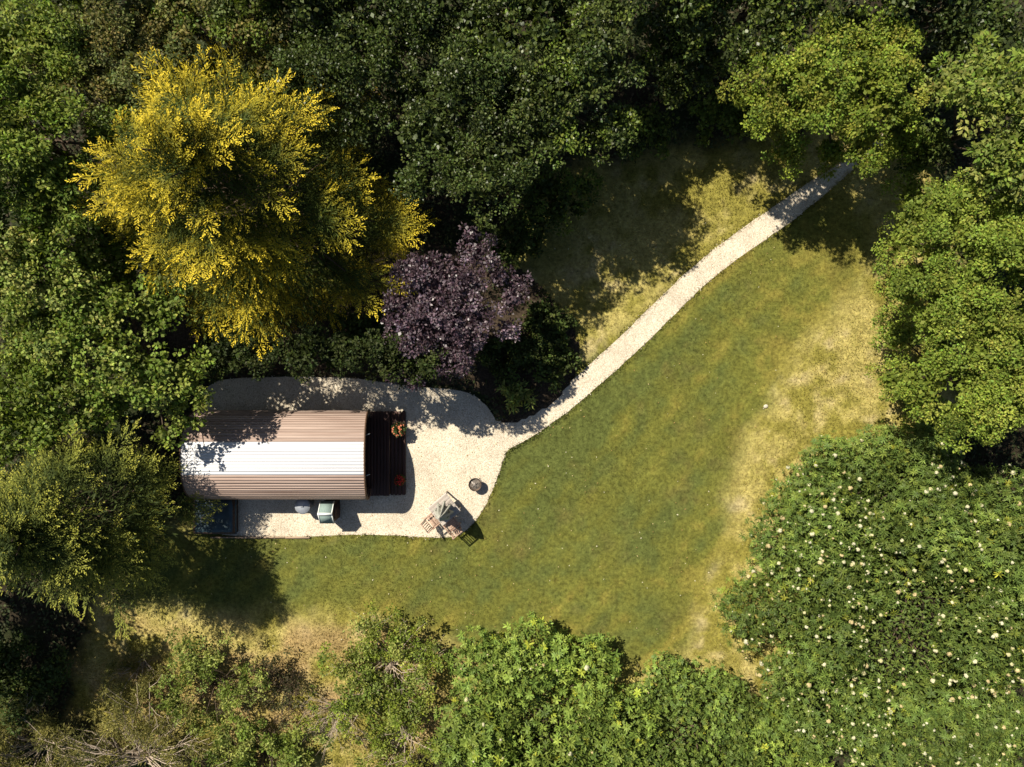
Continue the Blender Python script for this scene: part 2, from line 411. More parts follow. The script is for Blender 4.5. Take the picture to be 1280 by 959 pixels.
def lump(r, k=7):
    D = rdir(r, k); f = r.uniform(2.2, 5.5, k); ph = r.uniform(0, 6.28, k)
    def fn(d):
        return sum(np.sin(f[i] * (d @ D[i]) * 1.6 + ph[i]) for i in range(k)) / k
    return fn

def limbs_mesh(r, base, top, targets, r0):
    """a trunk that leans from base to top with limbs to some of the targets"""
    mb = MB(); base = Vector(base); top = Vector(top)
    pts = [base.lerp(top, t) + Vector((math.sin(t * 5 + r0 * 40) * .12 * t, math.cos(t * 4) * .1 * t, 0)) for t in (0, .15, .4, .7, 1)]
    mb.tube(pts, [r0 * 1.25, r0, r0 * .85, r0 * .6, r0 * .3], 8)
    for q in targets:
        q = Vector(q); t = r.uniform(.35, .9); a = base.lerp(top, t); mid = a.lerp(q, .5) + Vector((0, 0, -.15 * (q - a).length * .5))
        mid += Vector(r.normal(size=3) * .1)
        mb.tube([a, mid, q], [r0 * .38, r0 * .22, r0 * .06], 5, False)
    return mb

def make_lobes(r, c, R, n, size):
    out = []; m = (R[0] + R[1]) / 2
    for i in range(n):
        f = math.sqrt((i + .4) / n) * .80 * r.uniform(.85, 1.12); a = i * 2.39996 + r.normal() * .3
        rad = size * m * r.uniform(.72, 1.2) * (1 - .22 * f)
        out.append((np.array([c[0] + R[0] * f * math.cos(a), c[1] + R[1] * f * math.sin(a), c[2] + R[2] * (.62 * (1 - f * f) - .18 + r.normal() * .13)]), np.array([rad, rad, rad * .82])))
    return out

def sample_lobes(r, lobes, per_m2, zmin=-.35, keep=.84):
    """points on the outer skin of a union of lobes"""
    Ps = []; Ds = []
    for i, (c, R) in enumerate(lobes):
        n = max(int(4 * math.pi * R[0] * R[2] * .7 * per_m2), 6); d = rdir(r, n); d = d[d[:, 2] > zmin]; p = c + d * R * (1 + .05 * r.normal(size=(len(d), 1))); ok = np.ones(len(d), bool)
        for j, (c2, R2) in enumerate(lobes):
            if j != i: ok &= np.linalg.norm((p - c2) / R2, axis=1) > keep
        Ps.append(p[ok]); Ds.append(d[ok])
    return np.concatenate(Ps), np.concatenate(Ds)

def crown(r, c, R, leaf, cols, fill, clump=.5, dens=1.0, spread=.55, up_=.5, ovate=False, lobes=None, flat=.75, tintvar=.16, nlobe=19, size=.31, inner=1.0):
    """broadleaf crown: many lobes, each a skin of leaf clumps, over a coarse leafy inside"""
    c = np.array(c, float); R = np.array(R, float); lv = Leaves()
    lb = make_lobes(r, c, R, nlobe, size)
    if lobes is not None: lb = lb + [(np.array(l[0]), np.array([l[1], l[1], l[1] * .7])) for l in lobes]
    cc, d = sample_lobes(r, lb, dens / (clump ** 2 * .9))
    back = r.rand(len(cc)) < .3; cc = cc - d * (back * r.uniform(.2, .6, len(cc)))[:, None]
    nc = len(cc); cr = clump * r.uniform(.45, 1.15, nc) * .72
    nl = np.maximum((cr ** 2 / (leaf[0] * leaf[1]) * 7.5 * fill).astype(int), 4); tot = nl.sum()
    ci = np.repeat(np.arange(nc), nl)
    ld = unit(d[ci] * .6 + np.array([0, 0, .3]) + rdir(r, tot) * 1.0)
    pos = cc[ci] + ld * cr[ci][:, None] * (r.uniform(.25, 1.0, tot) ** .6)[:, None] * np.array([1.15, 1.15, flat])
    ax_ = unit(ld * .7 + rdir(r, tot) * .8 + np.array([0, 0, -.25])); nr = unit(ld * .5 + np.array([0, 0, up_]) + rdir(r, tot) * spread)
    cols = np.asarray(cols); cb = cols[r.randint(0, len(cols), nc)]
    colr = cb * (1 + tintvar * r.normal(size=(nc, 1)))
    lc_ = colr[ci] * (1 + .22 * r.normal(size=(tot, 1))); lc_ = lc_ * (1 + .07 * r.normal(size=(tot, 3)))
    s = r.uniform(.65, 1.3, tot)
    lv.add(pos, ax_, nr, leaf[0] * s, leaf[1] * s, np.clip(lc_, .003, .9), .12, ovate)
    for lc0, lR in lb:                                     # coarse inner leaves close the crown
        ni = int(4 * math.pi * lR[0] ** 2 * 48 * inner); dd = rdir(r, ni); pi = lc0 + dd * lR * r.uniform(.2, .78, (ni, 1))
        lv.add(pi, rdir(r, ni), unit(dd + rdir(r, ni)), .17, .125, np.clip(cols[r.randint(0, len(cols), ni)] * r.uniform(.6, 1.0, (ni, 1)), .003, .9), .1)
    return lv, cc

def broad_tree(name, label, cat, px, py, z, rx, ry, rz, leaf, cols, fill=1.0, seed=1, mat='leaf', group=None, trunk=.16, nlimb=12, lobes_px=None, **kw):
    r = np.random.RandomState(seed); k = PX * (H - z) / H; c = P(px, py, z); base = Vector((c.x, c.y, 0))
    t = thing(name, label, cat, base, 0, group)
    lobes = None
    if lobes_px: lobes = [(np.array(P(a, b, zz)) - np.array(base), lr, n) for a, b, zz, lr, n in lobes_px]
    lv, cc = crown(r, (0, 0, z), (rx * k, ry * k, rz), leaf, cols, fill, lobes=lobes, **kw)
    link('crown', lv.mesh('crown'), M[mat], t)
    tg = cc[r.choice(len(cc), min(nlimb, len(cc)), False)]
    if lobes: tg = np.concatenate([tg, [l[0] for l in lobes]])
    away = np.array([c.x, c.y]) / max(math.hypot(c.x, c.y), 1) * min(rx, ry) * k * .38
    limbs_mesh(r, (away[0], away[1], -.1), (0, 0, z), tg, trunk).obj('trunk', M['bark'], t, smooth=True)
    return t

def spray_tree(name, label, cat, px, py, zmid, R, apex, zlow, inner, mid, tip, seed, nplume=150, plume=1.7, droop=.35, squash=(1, 1), group=None, trunk=.25, fan=5, tips=1.0, lean=(0, 0), wid=1.0):
    """conifer: limbs that end in feathery, flattened plumes"""
    r = np.random.RandomState(seed); c = P(px, py, zmid); base = Vector((c.x, c.y, 0)); t = thing(name, label, cat, base, 0, group)
    lv = Leaves(); lf = lump(r); ends = []
    plumes = []
    for i in range(nplume):
        u = (i + r.rand()) / nplume; a = i * 2.39996 + r.normal() * .3
        z = zlow + (apex - zlow) * u ** 1.05
        h = (z - zlow) / (apex - zlow)
        prof = (1 - max(0, (h - .28) / .72) ** 1.5) if h > .28 else .84 + .16 * (h / .28)     # rounded cone
        dxy = np.array([math.cos(a) * squash[0], math.sin(a) * squash[1], 0.0])
        rr = R * max(prof, .03) * (.86 + .24 * float(lf(np.array([[dxy[0], dxy[1], h * 2 - 1]]))[0]) + r.normal() * .09)
        out = unit(dxy); hand = plume * r.uniform(.8, 1.25) * (.5 + .5 * min(1, rr / (R * .6))); shade = r.normal() * .10
        tipp = out * rr + np.array([lean[0] * z, lean[1] * z, z + r.normal() * .2])
        for k in range(fan):
            q = (k - (fan - 1) / 2) / max((fan - 1) / 2, 1) if fan > 1 else 0.0
            b = q * .85 + r.normal() * .14; o2 = np.array([out[0] * math.cos(b) - out[1] * math.sin(b), out[0] * math.sin(b) + out[1] * math.cos(b), 0])
            ax_ = unit(o2 + np.array([0, 0, .10 + .5 * h + r.normal() * .14]))
            L = hand * (1 - .30 * abs(q)) * r.uniform(.85, 1.1); st = tipp - out * hand * (1.0 + .15 * abs(q)) + np.array([0, 0, -.12 * abs(q) * hand])
            plumes.append((st, ax_, L, shade))
    for start, ax_, L, shade in plumes:
        ends.append(start)
        roll = r.normal() * .5; side = unit(np.cross(ax_, [0, 0, 1.0]) + np.array([0, 0, roll])); nrm0 = np.cross(side, ax_)
        ns = 13
        for j in range(ns):
            f = (j + .5) / ns; p0 = start + ax_ * L * f + np.array([0, 0, -droop * L * f * f * .5]); sg = 1 if j % 2 else -1
            sl = L * (.20 + .42 * (1 - f) ** .8) * r.uniform(.75, 1.2) * (1.0 if f > .12 else .7)
            sd = unit(ax_ * (.75 + .35 * f) + side * sg * (.85 - .3 * f) + nrm0 * r.normal() * .28 + np.array([0, 0, -droop * .5]))
            if j == ns - 1: sd = unit(ax_ + np.array([0, 0, -droop * .6])); sl = L * .24
            nb = max(int(sl / .038), 5); g = (np.arange(nb) + .5) / nb
            q = p0 + sd * (g * sl)[:, None] + np.array([0, 0, -1]) * (g * g * sl * droop * .35)[:, None]
            s2 = unit(np.cross(sd, nrm0) + nrm0 * r.normal() * .35); sgn = np.where(np.arange(nb) % 2 == 0, 1, -1)[:, None]
            bd_ = unit(sd + s2 * sgn * .75 + r.normal(size=(nb, 3)) * .28)
            bl = (.07 + .12 * (1 - g)) * r.uniform(.7, 1.3, nb) * (sl / .55) ** .4
            bl[-1] *= 1.3
            w = f * .55 + .45 * g                                     # new growth is at the tips
            w = np.clip(w * tips + shade + r.normal() * .06 - .42 * (1 - f) + .05 * r.normal(size=nb), 0, 1)
            col = np.where((w < .5)[:, None], inner + (mid - inner) * (w * 2)[:, None], mid + (tip - mid) * (w * 2 - 1)[:, None])
            col = col * (1 + .14 * r.normal(size=(nb, 1)))
            nn = unit(nrm0 + np.array([0, 0, .5]) + r.normal(size=(nb, 3)) * .45)
            lv.add(q, bd_, nn, bl, .033 * wid * r.uniform(.7, 1.3, nb), np.clip(col, .004, .9), .1)
    # inner green foliage
    ni = int(R * R * 620); dd = rdir(r, ni); hh = r.rand(ni) ** 1.2; zz = zlow + (apex - zlow) * hh * .9
    rr = R * np.where(hh < .28, .75, 1 - np.clip((hh - .28) / .72, 0, 1) ** 1.4) * r.uniform(.3, .80, ni)
    aa = r.uniform(0, 6.283, ni); pi = np.stack([np.cos(aa) * rr * squash[0] + lean[0] * zz, np.sin(aa) * rr * squash[1] + lean[1] * zz, zz], -1)
    lv.add(pi, unit(np.stack([np.cos(aa), np.sin(aa), aa * 0 - .1], -1) + rdir(r, ni) * .7), unit(rdir(r, ni) + [0, 0, .6]), r.uniform(.12, .28, ni), r.uniform(.03, .06, ni), np.clip(inner * r.uniform(.6, 1.2, (ni, 1)), .003, .9), .1)
    link('crown', lv.mesh('crown'), M['conifer'], t)
    mb = MB(); mb.tube([(0, 0, -.1), (lean[0] * apex * .4, lean[1] * apex * .4, apex * .4), (lean[0] * apex, lean[1] * apex, apex * .97)], [trunk * 1.2, trunk * .8, .03], 10)
    for e in ends[::5]:
        mb.tube([(lean[0] * e[2] * .8, lean[1] * e[2] * .8, e[2] * .8), tuple(e)], [.05, .015], 4, False)
    mb.obj('trunk', M['bark'], t, smooth=True)
    return t

def rosette_shrub(name, label, cat, px, py, z, rx, ry, rz, L, Wd, cols, seed, space=.24, nleaf=12, flowers=0, fcol=None, group=None, mat='rhodo', tintvar=.16, cup=.65, nlobe=16, size=.30, fsize=1.0):
    """evergreen dome whose skin is whorls of long leaves"""
    r = np.random.RandomState(seed); k = PX * (H - z) / H; c = P(px, py, z); base = Vector((c.x, c.y, 0)); t = thing(name, label, cat, base, 0, group)
    R = np.array([rx * k, ry * k, rz]); lv = Leaves()
    lb = [(np.array([0, 0, z * .1]), R * np.array([.74, .74, .64]))]
    for i in range(nlobe):
        f = .25 + .55 * math.sqrt((i + .3) / nlobe); a = i * 2.39996 + r.normal() * .25; rad = size * (R[0] + R[1]) / 2 * r.uniform(.7, 1.2) * (1.12 - .35 * f)
        zz = z * .1 + R[2] * .84 * math.sqrt(max(0, 1 - (f * 1.03) ** 2)) * r.uniform(.66, 1.06) - rad * .22
        lb.append((np.array([R[0] * f * math.cos(a), R[1] * f * math.sin(a), zz]), np.array([rad, rad, rad * .8])))
    for i in range(nlobe * 3):
        c0, R0 = lb[1 + r.randint(0, nlobe)]; dv = rdir(r, 1)[0]; dv[2] = abs(dv[2]) * .8 + .1; rr = R0[0] * r.uniform(.28, .5)
        lb.append((c0 + unit(dv[None])[0] * R0 * .86, np.array([rr, rr, rr * .9])))
    p, d = sample_lobes(r, lb, 1.45 / space ** 2, -.12, .90); n = len(p)
    lay = np.where(r.rand(n) < .62, 0.0, r.uniform(.05, .35, n)); p = p - d * lay[:, None] + r.normal(size=(n, 3)) * .04
    nrm = unit(d * .9 + np.array([0, 0, .45]) + r.normal(size=(n, 3)) * .38)
    cols = np.asarray(cols); cb = cols[r.randint(0, len(cols), n)] * (1 + tintvar * r.normal(size=(n, 1)))
    big = fbm(p[:, 0] + p[:, 2], p[:, 1], 1.5, 400 + seed, 3); cb = cb * (.72 + .56 * smooth(.3, .7, big))[:, None]
    yo = r.rand(n) < .05; cb[yo] = cb[yo] * np.array([1.7, 1.35, .9])
    a0 = r.uniform(0, 6.28, n); s = r.uniform(.6, 1.35, n)
    u = unit(np.cross(nrm, rdir(r, n))); v = np.cross(nrm, u)
    for j in range(nleaf):
        a = a0 + j * 2.39996; rise = cup - .8 * (j / nleaf) + .25 * r.normal(size=n)
        dd = unit(u * np.cos(a)[:, None] + v * np.sin(a)[:, None] + nrm * rise[:, None])
        nn = unit(nrm - dd * rise[:, None] * .6 + r.normal(size=(n, 3)) * .18)
        col = cb * (1 + .16 * r.normal(size=(n, 1)))
        lv.add(p + nrm * ((nleaf - j) / nleaf * .04), dd, nn, L * s * r.uniform(.8, 1.15, n), Wd * s, np.clip(col, .003, .9), .18, True)
    for lc0, lR in lb[:1 + nlobe]:
        ni = int(4 * math.pi * lR[0] ** 2 * 48); di = rdir(r, ni); di[:, 2] = np.abs(di[:, 2]); pi = lc0 + di * lR * r.uniform(.62, .90, (ni, 1))
        lv.add(pi, rdir(r, ni), unit(di + rdir(r, ni) * .7), .17, .07, np.clip(cols[r.randint(0, len(cols), ni)] * .8, .003, .9), .1)
    link('crown', lv.mesh('crown'), M[mat], t)
    if flowers:
        fl = Leaves(); ok = np.where((lay <= 0) & (d[:, 2] > .1))[0]; cl = fbm(p[ok, 0], p[ok, 1], 1.6, 300 + seed); pr = np.clip(cl - .33, .03, 1); pr /= pr.sum()
        fi = r.choice(ok, min(flowers, len(ok)), False, p=pr); fp = p[fi] + nrm[fi] * .07; fn = nrm[fi]
        tone = np.array(fcol)[r.randint(0, len(fcol), len(fi))] * (1 + .06 * r.normal(size=(len(fi), 1))); fs = r.uniform(.45, 1.3, len(fi)) ** 1.2 * fsize
        for j in range(16):
            dd = unit(fn * .9 + rdir(r, len(fi))); q = fp + dd * (.055 * fs)[:, None]; tg_ = unit(np.cross(dd, rdir(r, len(fi))))
            fl.add(q - tg_ * (.04 * fs)[:, None], tg_, dd, .085 * fs, .075 * fs, np.clip(tone * (1 + .08 * r.normal(size=(len(fi), 1))), 0, .9), .2)
        o = link('flower_clusters', fl.mesh('flower_clusters'), M['petal'], t); o['kind'] = 'stuff'; o['label'] = 'cream white flower heads dotted over the leaves'
    tg = p[r.choice(n, 14, False)] * .85
    limbs_mesh(r, (0, 0, -.1), (0, 0, z * .6), tg, .09).obj('trunk', M['bark'], t, smooth=True)
    return t

# ------------------------------------------------------------------ the pod
PY = P(0, 565)[1]; X0 = P(263, 0)[0]
def x_front(z): return -5.19 + .13 * (z - 1.0) / 1.45
def profile(n=60):
    t = np.linspace(0, math.pi / 2, n); e = 2 / 2.25
    upper = np.stack([1.59 * np.cos(t) ** e, 1.0 + 1.42 * np.sin(t) ** e], -1)
    s = np.linspace(0, 1, 16)[:-1]; low = np.stack([1.34 + .25 * np.sin(s * math.pi / 2) , .26 + .74 * s], -1)
    right = np.concatenate([low, upper]); left = right[::-1][1:] * [-1, 1]
    return np.concatenate([right, left])
PROF = profile(); seg = np.hypot(*np.diff(PROF, axis=0).T); cum = np.concatenate([[0], np.cumsum(seg)])
def arch(s):
    p = np.array([np.interp(s, cum, PROF[:, 0]), np.interp(s, cum, PROF[:, 1])]); e = .02
    q = np.array([np.interp(s + e, cum, PROF[:, 0]), np.interp(s + e, cum, PROF[:, 1])]); o = np.array([np.interp(s - e, cum, PROF[:, 0]), np.interp(s - e, cum, PROF[:, 1])])
    return p, math.atan2(*(q - o)[::-1])

pod = thing('camping_pod', 'arched timber camping pod with brown boarded roof and white ridge boards', 'cabin', ((X0 - 5.1) / 2, PY, 0))
PC = pod.location.x
# shell under the boards
sh = MB(); inner = PROF * .965 + np.array([0, .03]); n = len(inner); b = 0
for xx in (X0 + .05, 0):
    for yy, zz in inner: sh.v.append(((xx if xx else x_front(zz) - .05) - PC, yy, zz))
for i in range(n - 1): sh.face([i, i + 1, n + i + 1, n + i])
sh.face(list(range(n)))
roof = sh.obj('roof', M['wall_wood'], pod)
NPL = 56; pw = cum[-1] / NPL; rp = random.Random(4)
pm_b = MB().box((0, 0, 0), (1, pw + .002, .014), bev=.001).mesh('roof_plank'); pm_b.materials.append(M['roof_brown'])
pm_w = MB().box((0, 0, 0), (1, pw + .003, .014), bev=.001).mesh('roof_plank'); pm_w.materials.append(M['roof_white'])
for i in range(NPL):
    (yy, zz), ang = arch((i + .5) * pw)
    white = abs(yy) < .60 and zz > 1.5  # boards near the ridge take the near-white material
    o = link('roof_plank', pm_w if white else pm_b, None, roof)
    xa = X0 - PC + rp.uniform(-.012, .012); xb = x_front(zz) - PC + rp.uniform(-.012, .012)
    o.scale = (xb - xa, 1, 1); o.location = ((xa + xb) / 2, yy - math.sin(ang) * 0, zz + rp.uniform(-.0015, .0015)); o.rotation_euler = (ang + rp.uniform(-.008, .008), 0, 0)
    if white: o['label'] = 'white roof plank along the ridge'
# end trims following the arch
for xe, nm in ((X0 - .02, 'back_trim'), (None, 'front_trim')):
    tb = MB(); K = 44
    for i in range(K + 1):
        (yy, zz), _ = arch(cum[-1] * i / K); xx = (xe if xe is not None else x_front(zz) + .016) - PC
        for sc, dx in ((.95, -.02), (1.012, -.02), (1.012, .02), (.95, .02)): tb.v.append((xx + dx, yy * sc, .3 + (zz - .3) * sc))
    for i in range(K):
        for k in range(4): tb.face([i * 4 + k, i * 4 + (k + 1) % 4, (i + 1) * 4 + (k + 1) % 4, (i + 1) * 4 + k])
    tb.obj(nm, M['wall_wood'], pod)
# recessed front wall with door and windows
fw = MB(); xw = -5.78 - PC
for i in range(0, n): fw.v.append((xw, inner[i][0] * .995, inner[i][1]))
fw.face(list(range(n))); wall = fw.obj('front_wall', M['wall_wood'], pod)
door = MB().box((xw + .03, 0, 1.25), (.05, .85, 1.85), bev=0).obj('door', M['deck'], pod)
MB().box((xw + .065, 0, 1.55), (.012, .55, .95)).obj('pane', M['glass'], door)
MB().tube([(xw + .06, .34, 1.15), (xw + .11, .34, 1.15), (xw + .11, .25, 1.15)], .012, 6).obj('handle', M['galv'], door)
for sy in (-1, 1):
    w = MB(); 
    w.box((xw + .03, sy * .86, 1.85), (.05, .6, .06)).box((xw + .03, sy * .86, .95), (.05, .6, .06)).box((xw + .03, sy * .86 - .27, 1.4), (.05, .06, .84)).box((xw + .03, sy * .86 + .27, 1.4), (.05, .06, .84))
    wo = w.obj('window', M['deck'], pod); MB().box((xw + .02, sy * .86, 1.4), (.02, .48, .84)).obj('pane', M['glass'], wo)
# porch deck and the lower step, boards laid across
deck = MB(); XP0, XP1, XS1 = -5.76, -4.55, -3.97; DY = -2.60 - PY
deck.box(((XP0 + XP1) / 2 - PC, DY, .13), (XP1 - XP0, 3.06, .22)); deck.box(((XP1 + XS1) / 2 - PC, DY, .055), (XS1 - XP1 - .01, 3.06, .085))
deck = deck.obj('deck', M['wall_wood'], pod)
dw = .118; dm = MB().box((0, 0, 0), (dw - .005, 3.14, .028), bev=.005).mesh('deck_plank'); dm.materials.append(M['deck'])
for a, bq, z in ((XP0, XP1, .262), (XP1, XS1, .118)):
    k = int((bq - a) / dw + .01)
    for i in range(k):
        o = link('deck_plank', dm, None, deck); o.location = (a + (i + .5) * (bq - a) / k - PC, DY + rp.uniform(-.012, .012), z + rp.uniform(-.002, .002))
# floor bearers under the pod
for sy in (-1, 0, 1): MB().box((((X0 + XP0) / 2) - PC, sy * 1.1, .13), (XP0 - X0 - .2, .14, .25)).obj('bearer', M['wall_wood'], pod)
# small roof hooks seen at the front edge
for yy in (.78, -.62):
    zz = 2.2; MB().tube([(x_front(zz) - PC + .03, yy, 2.16), (x_front(zz) - PC + .17, yy + .05, 2.10)], .014, 5).obj('hook', M['galv'], pod)

# ------------------------------------------------------------------ things round the pod
# gabled store beside the pod
def store():
    x0, x1 = -231 * PX, -214 * PX; y0, y1 = -141.6 * PX, -168.5 * PX; cx, cy = (x0 + x1) / 2, (y0 + y1) / 2; wx = x1 - x0; wy = abs(y1 - y0)
    t = thing('garden_store', 'tall narrow timber store with grey green gabled roof beside the pod', 'cabinet', (cx, cy, .014))
    he, hr = .98, 1.30; w = wx / 2 - .03; d = wy / 2 - .05
    b = MB(); b.v = [(-w, -d, 0), (w, -d, 0), (w, d, 0), (-w, d, 0), (-w, -d, he), (w, -d, he), (w, d, he), (-w, d, he), (-w, 0, hr - .02), (w, 0, hr - .02)]
    for f in ([0, 1, 5, 4], [2, 3, 7, 6], [1, 2, 6, 9, 5], [3, 0, 4, 8, 7], [0, 3, 2, 1]): b.face(f)
    body = b.obj('body', M['wall_wood'], t)
    dr = MB().box((w + .012, 0, .5), (.02, d * 1.5, .85)).obj('door', M['deck'], t); MB().box((w + .03, d * .6, .55), (.02, .03, .12)).obj('handle', M['dark'], dr)
    for s in (-1, 1):
        a = Vector((0, s * (d + .05), he - .02)); r_ = Vector((0, 0, hr + .01)); mid = (a + r_) / 2; ln = (a - r_).length; ang = math.atan2((r_ - a).z, -s * (d + .05))
        m = Matrix.Rotation(math.atan2(a.z - r_.z, a.y) if s > 0 else -math.atan2(a.z - r_.z, -a.y), 3, 'X')
        pn = MB().box(mid, (wx - .04, ln - .02, .03), m).obj('roof_panel', M['felt'], t)
        for sx in (-1, 1): MB().box(mid + Vector((sx * (wx / 2 - .012), 0, .006)), (.028, ln - .02, .045), m).obj('verge_trim', M['white_trim'], pn)
    MB().box((0, 0, hr + .03), (wx + .01, .085, .03)).obj('ridge_cap', M['white_trim'], t)
store()

def bin_():
    p = P(378, 633, .75); t = thing('lidded_bin', 'round grey galvanised bin with domed lid in the pod shadow', 'bin', (p.x, p.y, .014))
    MB().lathe([(.0, 0), (.20, 0), (.235, .04), (.25, .35), (.262, .66), (.27, .68), (.262, .69), (.0, .69)], 24).obj('body', M['galv'], t, smooth=True)
    lid = MB().lathe([(.29, .66), (.295, .70), (.27, .725), (.15, .775), (.0, .79)], 24).obj('lid', M['galv'], t, smooth=True)
    MB().tube([(-.06, 0, .785), (-.045, 0, .825), (.045, 0, .825), (.06, 0, .785)], .012, 6).obj('handle', M['galv'], lid)
bin_()

def tarp_box():
    p = P(268, 645, .35); t = thing('covered_tub', 'low dark teal sheeted box on gravel beside the pod corner', 'tub', (p.x, p.y, .012))
    MB().box((0, 0, .2), (1.5, 1.3, .4)).obj('body', M['wall_wood'], t)
    r = np.random.RandomState(8); n = 14; xs, ys = np.meshgrid(np.linspace(-.79, .79, n), np.linspace(-.69, .69, n), indexing='ij')
    edge = np.maximum(np.abs(xs) / .79, np.abs(ys) / .69); z = .43 + .03 * r.normal(size=xs.shape) * .5 - smooth(.9, 1.0, edge) * .18
    ii = np.arange(n * n).reshape(n, n); F = np.stack([ii[:-1, :-1], ii[1:, :-1], ii[1:, 1:], ii[:-1, 1:]], -1).reshape(-1, 4)
    link('cover', raw_mesh('cover', np.stack([xs, ys, z], -1).reshape(-1, 3), [F]), M['tarp'], t)
tarp_box()

# timber edging along the lower side of the gravel: one board after another
for i in range(4):
    xa = P(264 + i * 31, 0)[0]; xb = P(264 + (i + 1) * 31, 0)[0] - .012
    o = MB().box((0, 0, 0), (xb - xa, .045, .12), bev=.006).obj('edging_board', M['edging'], None, ((xa + xb) / 2, P(0, 671.5)[1] - .006 * (i % 2), .03))
    tag(o, ['timber edging board by the sheeted tub', 'timber edging board second from the sheeted tub', 'timber edging board third from the sheeted tub', 'timber edging board nearest the sunny gravel below the pod'][i], 'edging', 'edging boards between gravel and lawn')

# table, closed parasol, two chairs
U = Vector((-.76, -.64, 0)).normalized(); Vv = Vector((.64, -.76, 0)).normalized()
TA = P(557, 616, .74); TS = .86; tc_ = TA + U * TS / 2 + Vv * TS / 2
tb = thing('garden_table', 'square silvered slatted garden table holding the closed parasol', 'table', (tc_.x, tc_.y, .014), math.atan2(U.y, U.x))
for i in range(7):
    yy = -TS / 2 + (i + .5) * TS / 7
    for s in ((0,) if i != 3 else (-1, 1)):
        L_ = TS if s == 0 else TS / 2 - .03
        MB().box((s * (TS / 4 + .015), yy, .725), (L_, TS / 7 - .006, .024), bev=.004).obj('tabletop_slat', M['grey_wood'], tb)
for sx in (-1, 1):
    for sy in (-1, 1): MB().box((sx * (TS / 2 - .05), sy * (TS / 2 - .05), .355), (.055, .055, .71)).obj('leg', M['grey_wood'], tb)
for s in (-1, 1):
    MB().box((0, s * (TS / 2 - .05), .675), (TS - .16, .025, .065)).obj('apron', M['grey_wood'], tb); MB().box((s * (TS / 2 - .05), 0, .675), (.025, TS - .16, .065)).obj('apron', M['grey_wood'], tb)

def parasol():
    t = thing('closed_parasol', 'closed pale green parasol standing through the table', 'parasol', (tc_.x, tc_.y, .014))
    MB().lathe([(0, 0), (.22, 0), (.22, .05), (.05, .08), (.04, .2), (0, .2)], 20).obj('base', M['dark'], t)
    MB().tube([(0, 0, .05), (0, 0, 2.40)], .02, 8).obj('pole', M['grey_wood'], t)
    c = MB(); K = 32; prof = [(.03, 2.38), (.08, 2.28), (.15, 1.95), (.21, 1.55), (.255, 1.22), (.28, 1.02), (.26, .98)]
    for j, (rr, z) in enumerate(prof):
        for k in range(K):
            a = 2 * math.pi * k / K; w = 1 + .42 * math.cos(8 * a + z * .8) * min(1, j / 2); c.v.append((rr * w * math.cos(a), rr * w * math.sin(a), z + .03 * math.cos(8 * a)))
    for j in range(len(prof) - 1):
        for k in range(K): c.face([j * K + k, j * K + (k + 1) % K, (j + 1) * K + (k + 1) % K, (j + 1) * K + k])
    cn = c.obj('canopy', M['canvas'], t); MB().lathe([(.0, 2.48), (.02, 2.45), (.028, 2.41), (.0, 2.37)], 10).obj('finial', M['grey_wood'], t)
    MB().lathe([(.24, 1.40), (.26, 1.42), (.255, 1.46), (.235, 1.48)], 20).obj('tie_strap', M['dark'], cn)
parasol()

def chair(label, loc, rz):
    t = thing('slatted_chair', label, 'chair', (loc[0], loc[1], .014), rz, 'wooden chairs at the garden table')
    w = .46; wd = M['chair_wood']
    for i in range(6): MB().box((0, -.19 + i * .073, .445), (w, .058, .02), bev=.004).obj('seat_slat', wd, t)
    for s in (-1, 1):
        MB().bar((s * (w / 2 - .02), -.2, 0), (s * (w / 2 - .02), -.2, .435), .035).obj('leg', wd, t)
        MB().bar((s * (w / 2 - .02), .17, 0), (s * (w / 2 - .02), .20, .435), .035).obj('leg', wd, t)
        MB().bar((s * (w / 2 - .02), .20, .455), (s * (w / 2 - .02), .40, .92), .035).obj('back_post', wd, t)
        ar = MB().box((s * (w / 2 + .005), .02, .64), (.05, .46, .022)).obj('armrest', wd, t)
        MB().bar((s * (w / 2 + .005), -.17, .44), (s * (w / 2 + .005), -.17, .63), .03).obj('support', wd, ar)
        MB().bar((s * (w / 2 - .02), -.18, .405), (s * (w / 2 - .02), .18, .405), .028).obj('side_rail', wd, t)
    for z, y in ((.90, .392), (.55, .242)): MB().box((0, y, z), (w - .08, .022, .055)).obj('back_rail', wd, t)
    for i in range(5): MB().bar((-.16 + i * .08, .262, .575), (-.16 + i * .08, .382, .875), .034, .014).obj('back_slat', wd, t)
    return t
c1 = tc_ + U * (TS / 2 + .14) + Vv * .06; chair('slatted wooden chair tucked under the table on the pod side', c1, math.atan2(U.y, U.x) - math.pi / 2)
c2 = tc_ + Vv * (TS / 2 + .20) + U * .20; chair('slatted wooden chair at the lawn corner of the gravel', c2, math.atan2(Vv.y, Vv.x) - math.pi / 2)

